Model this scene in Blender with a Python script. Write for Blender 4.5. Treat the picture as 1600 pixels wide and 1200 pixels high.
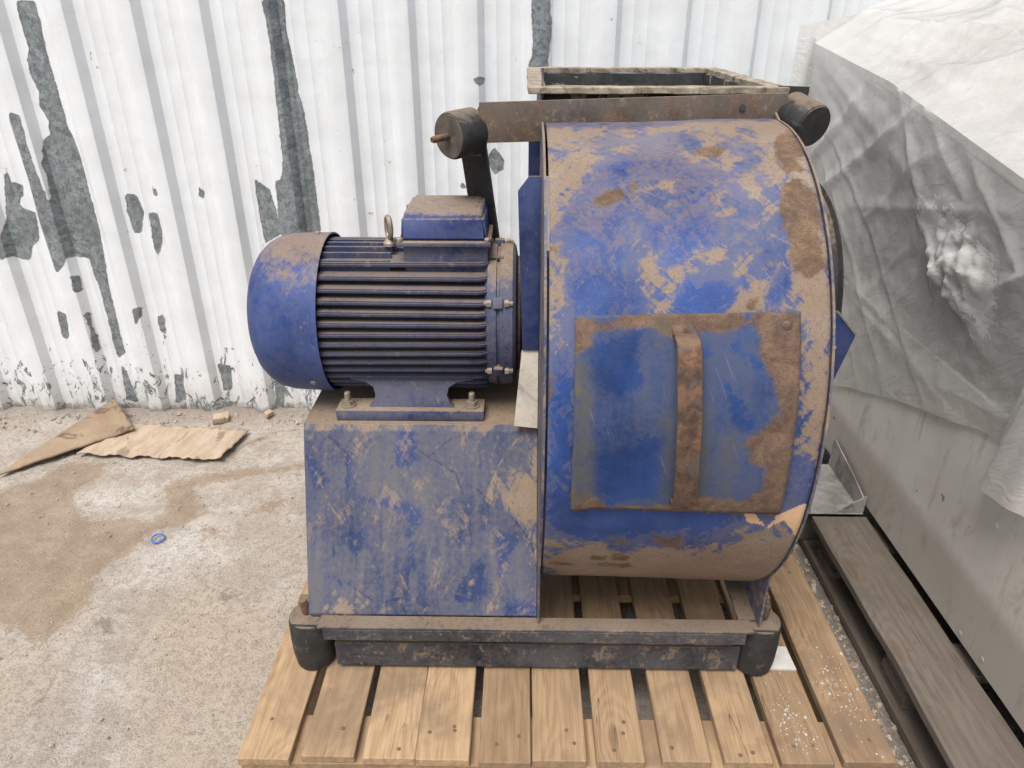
import bpy, bmesh, math, random
import numpy as np
from mathutils import Vector, Matrix, noise as mn
R = math.radians
random.seed(7)
scene = bpy.context.scene
col = scene.collection
for o in list(bpy.data.objects):
    bpy.data.objects.remove(o)

# ---------------------------------------------------------------- camera
cam_d = bpy.data.cameras.new('camera')
cam_d.sensor_fit = 'HORIZONTAL'
cam_d.sensor_width = 36.0
cam_d.lens = 25.42
cam_d.clip_start = 0.02
cam_d.clip_end = 500
cam = bpy.data.objects.new('camera', cam_d)
col.objects.link(cam)
cam.location = (0, 0, 1.35)
cam.rotation_euler = (R(63.0), 0, R(0.9))
scene.camera = cam

# ---------------------------------------------------------------- light
SUN_EL, SUN_AZ = 64.0, 204.0          # high soft sun behind the camera, from the left
world = bpy.data.worlds.new('World')
scene.world = world
world.use_nodes = True
wn = world.node_tree
bg = wn.nodes['Background']
sky = wn.nodes.new('ShaderNodeTexSky')
sky.sky_type = 'NISHITA'
sky.sun_disc = False
sky.sun_elevation = R(SUN_EL)
sky.sun_rotation = R(SUN_AZ)
sky.dust_density = 4.0
hsv = wn.nodes.new('ShaderNodeHueSaturation')   # hazy, nearly white sky
hsv.inputs['Saturation'].default_value = 0.5
wn.links.new(sky.outputs[0], hsv.inputs['Color'])
wn.links.new(hsv.outputs[0], bg.inputs['Color'])
bg.inputs['Strength'].default_value = 0.095
sun_d = bpy.data.lights.new('sun', 'SUN')
sun_d.energy = 1.9
sun_d.angle = R(32)
sun_d.color = (1.0, 0.97, 0.925)
sun = bpy.data.objects.new('sun', sun_d)
col.objects.link(sun)
# sky rotation is measured clockwise from +Y seen from above
sd = Vector((math.sin(R(SUN_AZ)) * math.cos(R(SUN_EL)), math.cos(R(SUN_AZ)) * math.cos(R(SUN_EL)), math.sin(R(SUN_EL))))
sun.rotation_euler = sd.to_track_quat('Z', 'Y').to_euler()
sun.location = sd * 10
scene.view_settings.view_transform = 'Standard'
scene.view_settings.look = 'None'
scene.view_settings.gamma = 1
scene.view_settings.exposure = 0.74
scene.cycles.max_bounces = 6
scene.cycles.diffuse_bounces = 3
scene.cycles.glossy_bounces = 2
scene.cycles.transparent_max_bounces = 6

# ---------------------------------------------------------------- wear outlines (metres, in each surface's own coordinates)
WALL_PEEL = [[(-1.513,1.391),(-1.455,1.391),(-1.456,1.335),(-1.465,1.288),(-1.462,1.17),(-1.459,1.047),(-1.444,0.94),(-1.443,0.839),(-1.445,0.722),(-1.453,0.6),(-1.464,0.485),(-1.47,0.31),(-1.468,0.24),(-1.502,0.212),(-1.499,0.324),(-1.501,0.485),(-1.508,0.6),(-1.567,0.605),(-1.612,0.555),(-1.629,0.561),(-1.632,0.673),(-1.628,0.769),(-1.617,0.861),(-1.622,0.939),(-1.624,1.004),(-1.63,1.057),(-1.606,1.08),(-1.582,1.068),(-1.588,0.994),(-1.585,0.928),(-1.578,0.815),(-1.565,0.781),(-1.56,0.838),(-1.565,0.917),(-1.55,0.994),(-1.522,1.005),(-1.515,1.047),(-1.531,1.089),(-1.521,1.14),(-1.53,1.18),(-1.531,1.23),(-1.517,1.259),(-1.515,1.335)],
  [(-1.5,0.19),(-1.479,0.168),(-1.472,0.035),(-1.511,0.042)],
  [(-1.702,0.906),(-1.7,0.838),(-1.689,0.78),(-1.675,0.768),(-1.649,0.757),(-1.66,0.661),(-1.69,0.642),(-1.718,0.592),(-1.752,0.598),(-1.773,0.611),(-1.801,0.598)],
  [(-1.689,0.855),(-1.661,0.849),(-1.672,0.809),(-1.697,0.792),(-1.702,0.826)],
  [(-1.325,0.822),(-1.291,0.816),(-1.279,0.758),(-1.302,0.687),(-1.328,0.686),(-1.334,0.758)],
  [(-1.261,0.758),(-1.228,0.756),(-1.223,0.699),(-1.262,0.607),(-1.27,0.65)],
  [(-1.224,0.851),(-1.203,0.845),(-1.203,0.817),(-1.225,0.822)],
  [(-1.075,0.846),(-1.058,0.829),(-1.068,0.803),(-1.08,0.817)],
  [(-0.766,1.39),(-0.712,1.39),(-0.717,1.335),(-0.716,1.288),(-0.707,1.201),(-0.699,1.101),(-0.693,1.017),(-0.69,0.909),(-0.69,0.818),(-0.688,0.695),(-0.678,0.528),(-0.776,0.527),(-0.824,0.701),(-0.816,0.795),(-0.814,0.864),(-0.787,0.875),(-0.772,0.936),(-0.772,1.017),(-0.765,1.171),(-0.761,1.269)],
  [(-0.885,0.869),(-0.839,0.835),(-0.831,0.772),(-0.822,0.713),(-0.819,0.691),(-0.885,0.652),(-0.886,0.724),(-0.888,0.806)],
  [(-1.305,0.155),(-1.274,0.148),(-1.284,0.036),(-1.326,0.028)],
  [(-1.131,0.193),(-1.089,0.186),(-1.093,0.09),(-1.128,0.083)],
  [(-0.928,0.129),(-0.89,0.122),(-0.911,0.017),(-0.938,0.016)],
  [(-1.318,0.386),(-1.291,0.393),(-1.297,0.312),(-1.319,0.325)],
  [(-1.674,0.404),(-1.646,0.391),(-1.663,0.288),(-1.685,0.302)],
  [(-1.386,0.42),(-1.359,0.426),(-1.361,0.393),(-1.386,0.366)],
  [(-1.572,0.542),(-1.556,0.536),(-1.557,0.484),(-1.576,0.484)],
  [(-1.567,0.405),(-1.556,0.398),(-1.556,0.254),(-1.567,0.247)],
  [(0.02,1.396),(0.074,1.396),(0.079,1.34),(0.074,1.272),(0.071,1.196),(0.061,1.148),(0.034,1.148),(0.014,1.22),(0.025,1.249)],
  [(-0.095,0.974),(-0.061,0.932),(-0.065,0.905),(-0.093,0.885),(-0.119,0.932)],
  [(-0.158,1.173),(-0.135,1.185),(-0.119,1.172),(-0.135,1.158)],
  [(-0.207,0.857),(-0.193,0.863),(-0.187,0.85),(-0.201,0.845)],
  [(-0.525,0.76),(-0.503,0.759),(-0.513,0.746)]]
FLOOR_WET = [[(-1.859,1.729),(-1.666,1.88),(-1.586,1.953),(-1.557,2.05),(-1.415,2.052),(-1.376,1.957),(-1.431,1.884),(-1.399,1.8),(-1.29,1.738),(-1.213,1.739),(-1.11,1.725),(-1.083,1.772),(-1.147,1.906),(-1.116,1.942),(-0.991,2),(-0.861,2.031),(-0.69,2.079),(-0.68,2.04),(-0.839,1.993),(-0.973,1.954),(-1.06,1.907),(-1.013,1.856),(-0.969,1.782),(-1.017,1.711),(-1.08,1.68),(-1.101,1.608),(-1.131,1.54),(-1.148,1.488),(-1.114,1.44),(-1.124,1.382),(-1.138,1.305),(-1.161,1.263),(-1.241,1.303),(-1.303,1.324),(-1.535,1.309)],
  [(-0.829,1.776),(-0.798,1.834),(-0.746,1.86),(-0.73,1.823),(-0.784,1.79)],
  [(-0.935,1.697),(-0.905,1.705),(-0.886,1.668),(-0.916,1.661)]]
FLOOR_TAN = [[(-0.984,1.384),(-0.926,1.419),(-0.83,1.433),(-0.713,1.388),(-0.595,1.379),(-0.519,0.904),(-0.784,0.9),(-0.848,1.085),(-0.928,1.218)],
  [(-1.23,1.213),(-1.113,1.234),(-1.068,1.197),(-1.08,1.115),(-1.081,1.049),(-1.113,1.033),(-1.285,1.078)],
  [(-1.242,1.426),(-1.178,1.463),(-1.089,1.394),(-1.103,1.285),(-1.17,1.304)],
  [(-0.893,1.036),(-0.845,1.037),(-0.834,1.014),(-0.872,1.009)],
  [(-0.779,0.984),(-0.733,1),(-0.716,0.978),(-0.762,0.963)]]
FLOOR_WHITE = [[(-0.996,1.188),(-0.946,1.18),(-0.857,1.052),(-0.791,0.941),(-0.834,0.947),(-0.919,1.084)],
  [(-1.817,2.355),(-1.696,2.357),(-1.668,2.285),(-1.762,2.284)],
  [(-1.421,1.884),(-1.2,1.941),(-1.117,1.804),(-1.297,1.769)],
  [(-1.066,1.651),(-0.907,1.775),(-0.803,1.545),(-0.964,1.467),(-1.055,1.441)]]
SC_DUST = [[(0.038,0.096),(0.447,0.061),(0.453,0.117),(0.385,0.128),(0.255,0.118),(0.155,0.13),(0.099,0.149),(0.067,0.202),(0.106,0.188),(0.13,0.214),(0.115,0.26),(0.083,0.297),(0.061,0.331),(0.055,0.385),(0.04,0.42),(0.06,0.446),(0.08,0.452),(0.051,0.481),(0.055,0.573),(0.023,0.573),(0.024,0.097)],
  [(0.28,0.194),(0.311,0.18),(0.341,0.187),(0.347,0.225),(0.351,0.258),(0.352,0.292),(0.345,0.278),(0.329,0.263),(0.32,0.243),(0.287,0.232)],
  [(0.197,0.306),(0.219,0.301),(0.247,0.292),(0.232,0.318),(0.208,0.331)],
  [(0.13,0.208),(0.167,0.188),(0.188,0.201),(0.173,0.22)],
  [(0.179,0.429),(0.194,0.426),(0.205,0.452),(0.207,0.49),(0.221,0.539),(0.195,0.502),(0.184,0.474)],
  [(0.343,0.296),(0.367,0.314),(0.397,0.338),(0.403,0.357),(0.378,0.376),(0.369,0.379),(0.386,0.353),(0.359,0.334)],
  [(0.299,0.309),(0.312,0.305),(0.315,0.354),(0.302,0.369),(0.293,0.338)],
  [(0.248,0.445),(0.284,0.428),(0.298,0.438),(0.276,0.464),(0.247,0.471)],
  [(0.224,0.474),(0.242,0.464),(0.253,0.483),(0.232,0.514),(0.226,0.545),(0.221,0.511)],
  [(0.339,0.47),(0.357,0.464),(0.353,0.495),(0.327,0.514),(0.309,0.544),(0.36,0.544),(0.364,0.495)],
  [(0.402,0.094),(0.474,0.039),(0.478,0.172),(0.472,0.277),(0.473,0.36),(0.477,0.431),(0.479,0.494),(0.477,0.572),(0.409,0.572),(0.41,0.495),(0.409,0.411),(0.406,0.361),(0.405,0.321),(0.401,0.287),(0.39,0.248),(0.402,0.2),(0.392,0.172)],
  [(0.048,0.994),(0.089,0.978),(0.197,0.999),(0.281,0.998),(0.342,0.988),(0.376,0.931),(0.414,0.924),(0.456,0.912),(0.487,0.894),(0.503,1.031),(0.504,1.19),(0.369,1.189),(0.224,1.189),(0.046,1.191)],
  [(0.416,0.545),(0.472,0.544),(0.478,0.673),(0.48,0.77),(0.469,0.796),(0.453,0.754),(0.427,0.635)]]
SC_RUST = [[(0.411,0.305),(0.443,0.291),(0.463,0.329),(0.468,0.382),(0.468,0.431),(0.467,0.469),(0.439,0.491),(0.425,0.488),(0.412,0.457),(0.409,0.411),(0.409,0.361)],
  [(0.463,0.117),(0.466,0.193),(0.457,0.277),(0.425,0.291),(0.414,0.268),(0.421,0.2)],
  [(0.1,0.339),(0.121,0.323),(0.158,0.31),(0.163,0.331),(0.135,0.347),(0.112,0.351)],
  [(0.165,0.301),(0.181,0.288),(0.189,0.301),(0.172,0.323)],
  [(0.282,0.201),(0.309,0.191),(0.333,0.201),(0.321,0.237),(0.287,0.232)],
  [(0.341,0.526),(0.355,0.52),(0.36,0.541),(0.34,0.544)],
  [(0.037,0.433),(0.054,0.433),(0.054,0.439),(0.037,0.44)],
  [(0.043,0.515),(0.059,0.515),(0.059,0.527),(0.044,0.525)],
  [(0.155,0.961),(0.179,0.958),(0.196,0.98),(0.174,0.984)],
  [(0.224,0.953),(0.273,0.949),(0.275,0.99),(0.237,0.986)],
  [(0.125,1.025),(0.153,1.024),(0.152,1.041),(0.128,1.042)],
  [(0.169,1.014),(0.196,1.024),(0.193,1.04),(0.169,1.035)],
  [(0.031,0.632),(0.045,0.63),(0.054,0.649),(0.051,0.676),(0.04,0.688),(0.032,0.684)],
  [(0.033,0.718),(0.048,0.718),(0.05,0.732),(0.033,0.741)],
  [(0.054,1.057),(0.205,1.058),(0.207,1.077),(0.055,1.083)]]
SC_CHIP = [[(0.367,0.879),(0.382,0.884),(0.412,0.915),(0.426,0.889),(0.471,0.86),(0.479,0.878),(0.481,0.923),(0.473,0.946),(0.456,0.912),(0.435,0.894),(0.414,0.924),(0.382,0.904)]]
SC_CLEAN = [[(0.043,0.413),(0.049,0.416),(0.097,0.347),(0.144,0.293),(0.123,0.284),(0.091,0.339)],
  [(0.057,0.449),(0.066,0.446),(0.09,0.409),(0.078,0.413)],
  [(0.127,0.208),(0.137,0.202),(0.215,0.243),(0.195,0.254)],
  [(0.335,0.309),(0.341,0.309),(0.366,0.376),(0.36,0.379)],
  [(0.112,0.254),(0.167,0.226),(0.239,0.243),(0.253,0.292),(0.218,0.278),(0.15,0.293)],
  [(0.256,0.259),(0.321,0.278),(0.286,0.384),(0.256,0.398),(0.25,0.322)],
  [(0.069,0.399),(0.162,0.354),(0.161,0.496),(0.183,0.527),(0.138,0.545),(0.086,0.539),(0.075,0.497)],
  [(0.187,0.384),(0.304,0.383),(0.298,0.425),(0.242,0.458),(0.213,0.461),(0.197,0.419)],
  [(0.235,0.514),(0.253,0.483),(0.31,0.489),(0.324,0.511),(0.303,0.544),(0.229,0.545)],
  [(0.375,0.516),(0.405,0.473),(0.404,0.501),(0.381,0.522)],
  [(0.045,0.208),(0.071,0.202),(0.064,0.227),(0.046,0.233)],
  [(0.04,0.692),(0.076,0.638),(0.083,0.857),(0.092,0.883),(0.341,0.879),(0.368,0.896),(0.32,0.938),(0.27,0.933),(0.109,0.962),(0.051,0.95)]]
PN_RUST = [[(0.335,0.537),(0.422,0.537),(0.427,0.673),(0.424,0.771),(0.438,0.889),(0.24,0.892),(0.2,0.892),(0.221,0.863),(0.259,0.855),(0.281,0.842),(0.316,0.839),(0.352,0.851),(0.372,0.829),(0.381,0.788),(0.351,0.763),(0.347,0.738),(0.372,0.717),(0.396,0.693),(0.373,0.636),(0.357,0.613),(0.354,0.572)],
  [(0.068,0.547),(0.218,0.542),(0.335,0.537),(0.335,0.56),(0.302,0.579),(0.24,0.58),(0.203,0.565),(0.16,0.565),(0.112,0.584),(0.105,0.603),(0.069,0.611)],
  [(0.074,0.837),(0.106,0.842),(0.139,0.871),(0.206,0.871),(0.208,0.892),(0.077,0.894)],
  [(0.079,0.655),(0.088,0.657),(0.092,0.666),(0.084,0.672),(0.079,0.67)]]
PN_OLIVE = [[(0.076,0.611),(0.103,0.611),(0.114,0.847),(0.08,0.867)],
  [(0.266,0.69),(0.281,0.69),(0.296,0.839),(0.281,0.84)],
  [(0.311,0.738),(0.33,0.738),(0.334,0.834),(0.319,0.835)],
  [(0.219,0.706),(0.232,0.706),(0.24,0.845),(0.227,0.845)],
  [(0.203,0.557),(0.218,0.557),(0.218,0.588),(0.207,0.595)]]
PN_CLEAN = [[(0.083,0.607),(0.138,0.577),(0.189,0.58),(0.168,0.611),(0.183,0.648),(0.169,0.664),(0.132,0.668),(0.095,0.645)],
  [(0.311,0.647),(0.357,0.717),(0.343,0.722),(0.318,0.686)],
  [(0.32,0.591),(0.358,0.621),(0.347,0.621)],
  [(0.269,0.591),(0.284,0.591),(0.281,0.604),(0.27,0.604)],
  [(0.114,0.774),(0.224,0.723),(0.235,0.845),(0.15,0.861),(0.117,0.841)]]
PD_DUST = [[(-0.076,0.577),(-0.046,0.579),(-0.04,0.548),(-0.065,0.543)],
  [(0.025,0.574),(0.05,0.574),(0.061,0.414),(0.016,0.422),(-0.014,0.447),(-0.044,0.472),(-0.075,0.48),(-0.065,0.505),(-0.025,0.506),(-0.015,0.539),(0.015,0.535)],
  [(-0.043,0.306),(-0.077,0.302),(-0.072,0.274),(-0.032,0.274)],
  [(-0.414,0.299),(-0.31,0.3),(-0.333,0.271),(-0.413,0.27)],
  [(0.006,0.414),(0.051,0.414),(0.061,0.275),(0.032,0.275)]]
PD_CLEAN = [[(-0.253,0.593),(-0.215,0.593),(-0.214,0.538),(-0.271,0.521),(-0.257,0.555)],
  [(-0.449,0.562),(-0.386,0.499),(-0.421,0.482)],
  [(-0.33,0.476),(-0.234,0.466),(-0.202,0.454),(-0.204,0.437),(-0.218,0.412),(-0.207,0.354),(-0.231,0.313),(-0.241,0.346),(-0.227,0.379),(-0.233,0.412),(-0.229,0.449),(-0.33,0.47)],
  [(-0.421,0.352),(-0.345,0.332),(-0.36,0.324)],
  [(-0.103,0.355),(-0.073,0.38),(-0.067,0.314),(-0.087,0.298),(-0.141,0.297),(-0.132,0.322)],
  [(-0.358,0.419),(-0.323,0.424),(-0.307,0.395),(-0.332,0.37),(-0.357,0.394)],
  [(-0.363,0.562),(-0.352,0.545),(-0.35,0.478),(-0.358,0.478)],
  [(-0.033,0.307),(0.032,0.295),(0.027,0.274),(-0.032,0.276)],
  [(-0.049,0.413),(-0.004,0.422),(0.001,0.389),(-0.043,0.347)]]
PD_LINES = [[(-0.397, 0.579), (-0.358, 0.55), (-0.356, 0.52), (-0.352, 0.457)], [(-0.211, 0.555), (-0.186, 0.542), (-0.135, 0.517), (-0.104, 0.446), (-0.101, 0.396)], [(-0.144, 0.577), (-0.191, 0.544)], [(-0.09, 0.49), (-0.049, 0.459), (-0.014, 0.439), (0.021, 0.4), (0.036, 0.34)], [(-0.382, 0.444), (-0.379, 0.373)], [(-0.27, 0.3), (-0.269, 0.278)], [(-0.27, 0.3), (-0.23, 0.307)], [(-0.345, 0.328), (-0.295, 0.298)]]

# ---------------------------------------------------------------- helpers
def line_dist(P, lines, lim=0.05):
    d = np.full(len(P), lim)
    for ln in lines:
        for a, b in zip(ln, ln[1:]):
            a = np.array(a); e = np.array(b) - a; w = P - a
            t = np.clip((w @ e) / (e @ e), 0, 1); q = w - t[:, None] * e
            d = np.minimum(d, np.sqrt((q * q).sum(1)))
    return d

def sdf(P, polys, lim=0.1):
    """signed distance (positive inside) of points P (n,2) to the union of polygons"""
    best = np.full(len(P), -lim)
    for poly in polys:
        A = np.array(poly, float); B = np.roll(A, -1, 0)
        d2 = np.full(len(P), 1e9); ins = np.zeros(len(P), bool)
        for a, b in zip(A, B):
            e = b - a; w = P - a
            t = np.clip((w @ e) / max(e @ e, 1e-12), 0, 1)
            q = w - t[:, None] * e
            d2 = np.minimum(d2, (q * q).sum(1))
            c = ((a[1] > P[:, 1]) != (b[1] > P[:, 1]))
            with np.errstate(divide='ignore', invalid='ignore'):
                xi = (b[0] - a[0]) * (P[:, 1] - a[1]) / (b[1] - a[1]) + a[0]
            ins ^= c & (P[:, 0] < xi)
        d = np.sqrt(d2)
        best = np.maximum(best, np.where(ins, d, -d))
    return np.clip(best, -lim, lim)

def set_attr(me, name, vals):
    a = me.attributes.new(name, 'FLOAT', 'POINT')
    a.data.foreach_set('value', np.asarray(vals, np.float32))

def set_vec(me, name, vals):
    a = me.attributes.new(name, 'FLOAT_VECTOR', 'POINT')
    a.data.foreach_set('vector', np.asarray(vals, np.float32).ravel())

class Mat:
    """small node builder"""
    def __init__(s, name):
        s.m = bpy.data.materials.new(name); s.m.use_nodes = True
        s.t = s.m.node_tree; s.n = s.t.nodes; s.l = s.t.links
        s.b = s.n['Principled BSDF']; s.out = s.n['Material Output']
        s.tc = s.n.new('ShaderNodeTexCoord'); s.geo = s.n.new('ShaderNodeNewGeometry')
        s.obj = s.tc.outputs['Object']
    def put(s, sock, v):
        if isinstance(v, bpy.types.NodeSocket): s.l.new(v, sock)
        elif isinstance(v, (tuple, list)): sock.default_value = tuple(v) + ((1,) if len(v) == 3 and sock.type == 'RGBA' else ())
        else: sock.default_value = v
    def mapv(s, vec, scale=(1, 1, 1), rot=(0, 0, 0), loc=(0, 0, 0)):
        if any(rot):
            r = s.n.new('ShaderNodeMapping'); s.put(r.inputs[0], vec); r.inputs['Rotation'].default_value = rot; vec = r.outputs[0]; rot = (0, 0, 0)
        n = s.n.new('ShaderNodeMapping'); s.put(n.inputs[0], vec)
        n.inputs['Scale'].default_value = scale; n.inputs['Rotation'].default_value = rot; n.inputs['Location'].default_value = loc
        return n.outputs[0]
    def noise(s, vec, scale, detail=4, rough=0.55, dist=0.0):
        n = s.n.new('ShaderNodeTexNoise'); s.put(n.inputs['Vector'], vec)
        n.inputs['Scale'].default_value = scale; n.inputs['Detail'].default_value = min(detail, 4)
        n.inputs['Roughness'].default_value = rough; n.inputs['Distortion'].default_value = dist
        return n.outputs[0]
    def voro(s, vec, scale, feature='F1', out='Distance', rnd=1.0):
        n = s.n.new('ShaderNodeTexVoronoi'); n.feature = feature; s.put(n.inputs['Vector'], vec)
        n.inputs['Scale'].default_value = scale; n.inputs['Randomness'].default_value = rnd
        return n.outputs[out]
    def math(s, op, a, b=0.0, clamp=False):
        n = s.n.new('ShaderNodeMath'); n.operation = op; n.use_clamp = clamp
        s.put(n.inputs[0], a); s.put(n.inputs[1], b); return n.outputs[0]
    def vmath(s, op, a, b):
        n = s.n.new('ShaderNodeVectorMath'); n.operation = op
        s.put(n.inputs[0], a); s.put(n.inputs[1], b); return n.outputs[0]
    def smooth(s, v, lo, hi, a=0.0, b=1.0):
        n = s.n.new('ShaderNodeMapRange'); n.interpolation_type = 'SMOOTHSTEP'
        s.put(n.inputs[0], v); n.inputs[1].default_value = lo; n.inputs[2].default_value = hi
        n.inputs[3].default_value = a; n.inputs[4].default_value = b; return n.outputs[0]
    def mix(s, f, a, b, mode='MIX'):
        n = s.n.new('ShaderNodeMix'); n.data_type = 'RGBA'; n.blend_type = mode
        s.put(n.inputs[0], f); s.put(n.inputs[6], a); s.put(n.inputs[7], b); return n.outputs[2]
    def mixf(s, f, a, b):
        n = s.n.new('ShaderNodeMix'); n.data_type = 'FLOAT'
        s.put(n.inputs[0], f); s.put(n.inputs[2], a); s.put(n.inputs[3], b); return n.outputs[0]
    def attr(s, name, out='Fac'):
        n = s.n.new('ShaderNodeAttribute'); n.attribute_name = name; return n.outputs[out]
    def upz(s):
        n = s.n.new('ShaderNodeSeparateXYZ'); s.l.new(s.geo.outputs['Normal'], n.inputs[0]); return n.outputs[2]
    def sep(s, v):
        n = s.n.new('ShaderNodeSeparateXYZ'); s.put(n.inputs[0], v); return n.outputs
    def rnd(s):
        n = s.n.new('ShaderNodeObjectInfo'); return n.outputs['Random']
    def bump(s, h, strength=0.3, dist=0.01, prev=None):
        n = s.n.new('ShaderNodeBump'); n.inputs['Strength'].default_value = strength
        n.inputs['Distance'].default_value = dist; s.put(n.inputs['Height'], h)
        if prev is not None: s.l.new(prev, n.inputs['Normal'])
        s.l.new(n.outputs[0], s.b.inputs['Normal']); return n.outputs[0]
    def fin(s, colr, rough=0.6, metal=0.0, spec=0.5):
        s.put(s.b.inputs['Base Color'], colr); s.put(s.b.inputs['Roughness'], rough)
        s.put(s.b.inputs['Metallic'], metal); s.put(s.b.inputs['Specular IOR Level'], spec); return s.m

DUST = (0.34, 0.25, 0.168); DUST2 = (0.20, 0.143, 0.095)
RUST_D = (0.095, 0.058, 0.038); RUST_L = (0.215, 0.135, 0.082)

def paint(name, dark, mid, haze=0.35, bias=-0.03, up=0.8, attrs=(), pattern=None, rust_bias=-0.05, hazecol=(0.16, 0.15, 0.16), rough=0.42, streak=0.0, chipcol=(0.62, 0.40, 0.24), grain=1.0, cake=0.9):
    """weathered paint: base colour, thin dust film, caked dust, rust; attrs name the wear masks the mesh carries"""
    m = Mat(name)
    v = m.attr(pattern, 'Vector') if pattern else m.obj
    nL = m.noise(v, 5, 5, 0.6); nM = m.noise(v, 26, 6, 0.72, 0.6); nF = m.noise(v, 110, 5, 0.7); nG = m.noise(v, 420, 3, 0.7)
    # smeared streaks in three directions
    wn_ = m.n.new('ShaderNodeTexNoise'); m.put(wn_.inputs['Vector'], v); wn_.inputs['Scale'].default_value = 7; wn_.inputs['Detail'].default_value = 3
    wv_ = m.vmath('MULTIPLY_ADD', wn_.outputs['Color'], (0.09, 0.09, 0.09)); m.l.new(v if not isinstance(v, tuple) else v, wv_.node.inputs[2])
    s1 = m.noise(m.mapv(wv_, (48, 9, 30), (0, 0, R(38))), 1.0, 5, 0.65, 0.6)
    s2 = m.noise(m.mapv(wv_, (8, 40, 30), (0, 0, R(48))), 1.0, 5, 0.65, 0.6)
    s3 = m.noise(m.mapv(v, (46, 5, 46)), 1.0, 5, 0.6, 0.2)
    base = m.mix(m.smooth(nL, 0.35, 0.65), dark, mid)
    amb = m.math('ADD', m.math('ADD', m.math('MULTIPLY', m.math('SUBTRACT', nM, 0.5), 0.11), m.math('MULTIPLY', m.math('SUBTRACT', nF, 0.5), 0.045)),
                 m.math('ADD', m.math('MULTIPLY', m.math('SUBTRACT', s1, 0.5), 0.09 * (1 + streak)), m.math('MULTIPLY', m.math('SUBTRACT', s2, 0.5), 0.09 * (1 + streak))))
    s5 = m.noise(m.mapv(wv_, (210, 16, 60), (0, 0, R(30))), 1.0, 3, 0.6, 0.3)
    s6 = m.noise(m.mapv(wv_, (210, 16, 60), (0, 0, R(-42))), 1.0, 3, 0.6, 0.3)
    amb = m.math('ADD', amb, m.math('MULTIPLY', m.math('SUBTRACT', m.math('ADD', s5, s6), 1.0), 0.055))
    amb = m.math('MULTIPLY', amb, 2.3)
    iso = m.math('ADD', m.math('MULTIPLY', m.math('SUBTRACT', m.noise(v, 14, 6, 0.62, 0.5), 0.5), 0.16), m.math('MULTIPLY', m.math('SUBTRACT', nF, 0.5), 0.05))
    # thin film of dust
    hz = m.math('ADD', m.math('MULTIPLY', nL, 0.5), m.math('ADD', m.math('MULTIPLY', s3, 0.3), m.math('MULTIPLY', nF, 0.3)))
    hz = m.smooth(hz, 0.36, 0.66)
    hz = m.math('MULTIPLY', hz, haze)
    if 'clean' in attrs:
        cl = m.smooth(m.math('ADD', m.attr('clean'), m.math('MULTIPLY', amb, 0.17)), -0.006, 0.006)
        hz = m.math('MULTIPLY', hz, m.math('SUBTRACT', 1.0, m.math('MULTIPLY', cl, 0.75)))
    c = m.mix(hz, base, hazecol)
    # caked dust
    d = m.math('ADD', amb, bias)
    if 'dust' in attrs:
        d = m.math('ADD', d, m.math('MULTIPLY', m.attr('dust'), 3.2))
    if 'clean' in attrs:
        d = m.math('SUBTRACT', d, m.math('MULTIPLY', cl, 0.10))
    df = m.smooth(d, -0.03, 0.06)
    uf = m.smooth(m.math('ADD', m.upz(), m.math('MULTIPLY', amb, 2.6)), 0.55, 0.98)
    uf = m.math('MULTIPLY', uf, up)
    df = m.math('MAXIMUM', m.math('MULTIPLY', df, cake), uf)
    dcol = m.mix(m.smooth(nF, 0.3, 0.7), DUST2, DUST)
    dcol = m.mix(m.smooth(nL, 0.4, 0.7, 0, 0.5), dcol, (0.35, 0.285, 0.22))
    c = m.mix(df, c, dcol)
    # rust
    r = m.math('ADD', m.math('MULTIPLY', iso, 0.3), rust_bias)
    if 'rust' in attrs:
        r = m.math('ADD', m.attr('rust'), m.math('MULTIPLY', iso, 0.38))
    rf = m.smooth(r, -0.004, 0.006)
    spots = m.smooth(m.math('ADD', nF, m.math('MULTIPLY', nG, 0.5)), 0.72, 0.86)
    rcol = m.mix(m.smooth(nM, 0.35, 0.7), RUST_D, RUST_L)
    rcol = m.mix(m.smooth(nF, 0.42, 0.68, 0, 0.65), rcol, DUST2)
    rcol = m.mix(m.smooth(m.math('ADD', m.math('MULTIPLY', nG, 0.6), m.math('MULTIPLY', nF, 0.5)), 0.52, 0.68, 0, 0.65), rcol, (0.05, 0.03, 0.02))
    c = m.mix(m.math('MULTIPLY', rf, 0.93), c, rcol)
    c = m.mix(m.math('MULTIPLY', spots, m.math('MULTIPLY', df, 0.55)), c, (0.10, 0.065, 0.045))
    if 'olive' in attrs:
        of = m.smooth(m.math('ADD', m.attr('olive'), m.math('MULTIPLY', amb, 0.15)), -0.02, 0.02, 0, 0.7)
        c = m.mix(of, c, (0.10, 0.095, 0.07))
    if 'chip' in attrs:
        cf = m.smooth(m.math('ADD', m.attr('chip'), m.math('MULTIPLY', iso, 0.22)), -0.001, 0.001)
        c = m.mix(cf, c, chipcol)
    if 'line' in attrs:
        lf = m.smooth(m.math('ADD', m.attr('line'), m.math('MULTIPLY', iso, 0.06)), 0.0002, 0.0024, 0.5, 0.0)
        c = m.mix(lf, c, tuple(q * 0.8 for q in dark))
    # pale hairline scratches
    sc = m.noise(m.mapv(v, (240, 9, 60), (0, 0, R(21))), 1.0, 2, 0.5, 0.3)
    c = m.mix(m.math('MULTIPLY', m.smooth(sc, 0.69, 0.73), 0.10 * grain), c, (0.45, 0.43, 0.42))
    h = m.math('ADD', m.math('MULTIPLY', nF, 0.45), m.math('MULTIPLY', nM, 0.4))
    m.bump(h, 0.35, 0.004)
    ro = m.mixf(m.math('MAXIMUM', m.math('MAXIMUM', df, rf), m.math('MULTIPLY', hz, 0.8)), rough, 0.9)
    return m.fin(c, ro, 0.0, 0.22)

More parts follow.
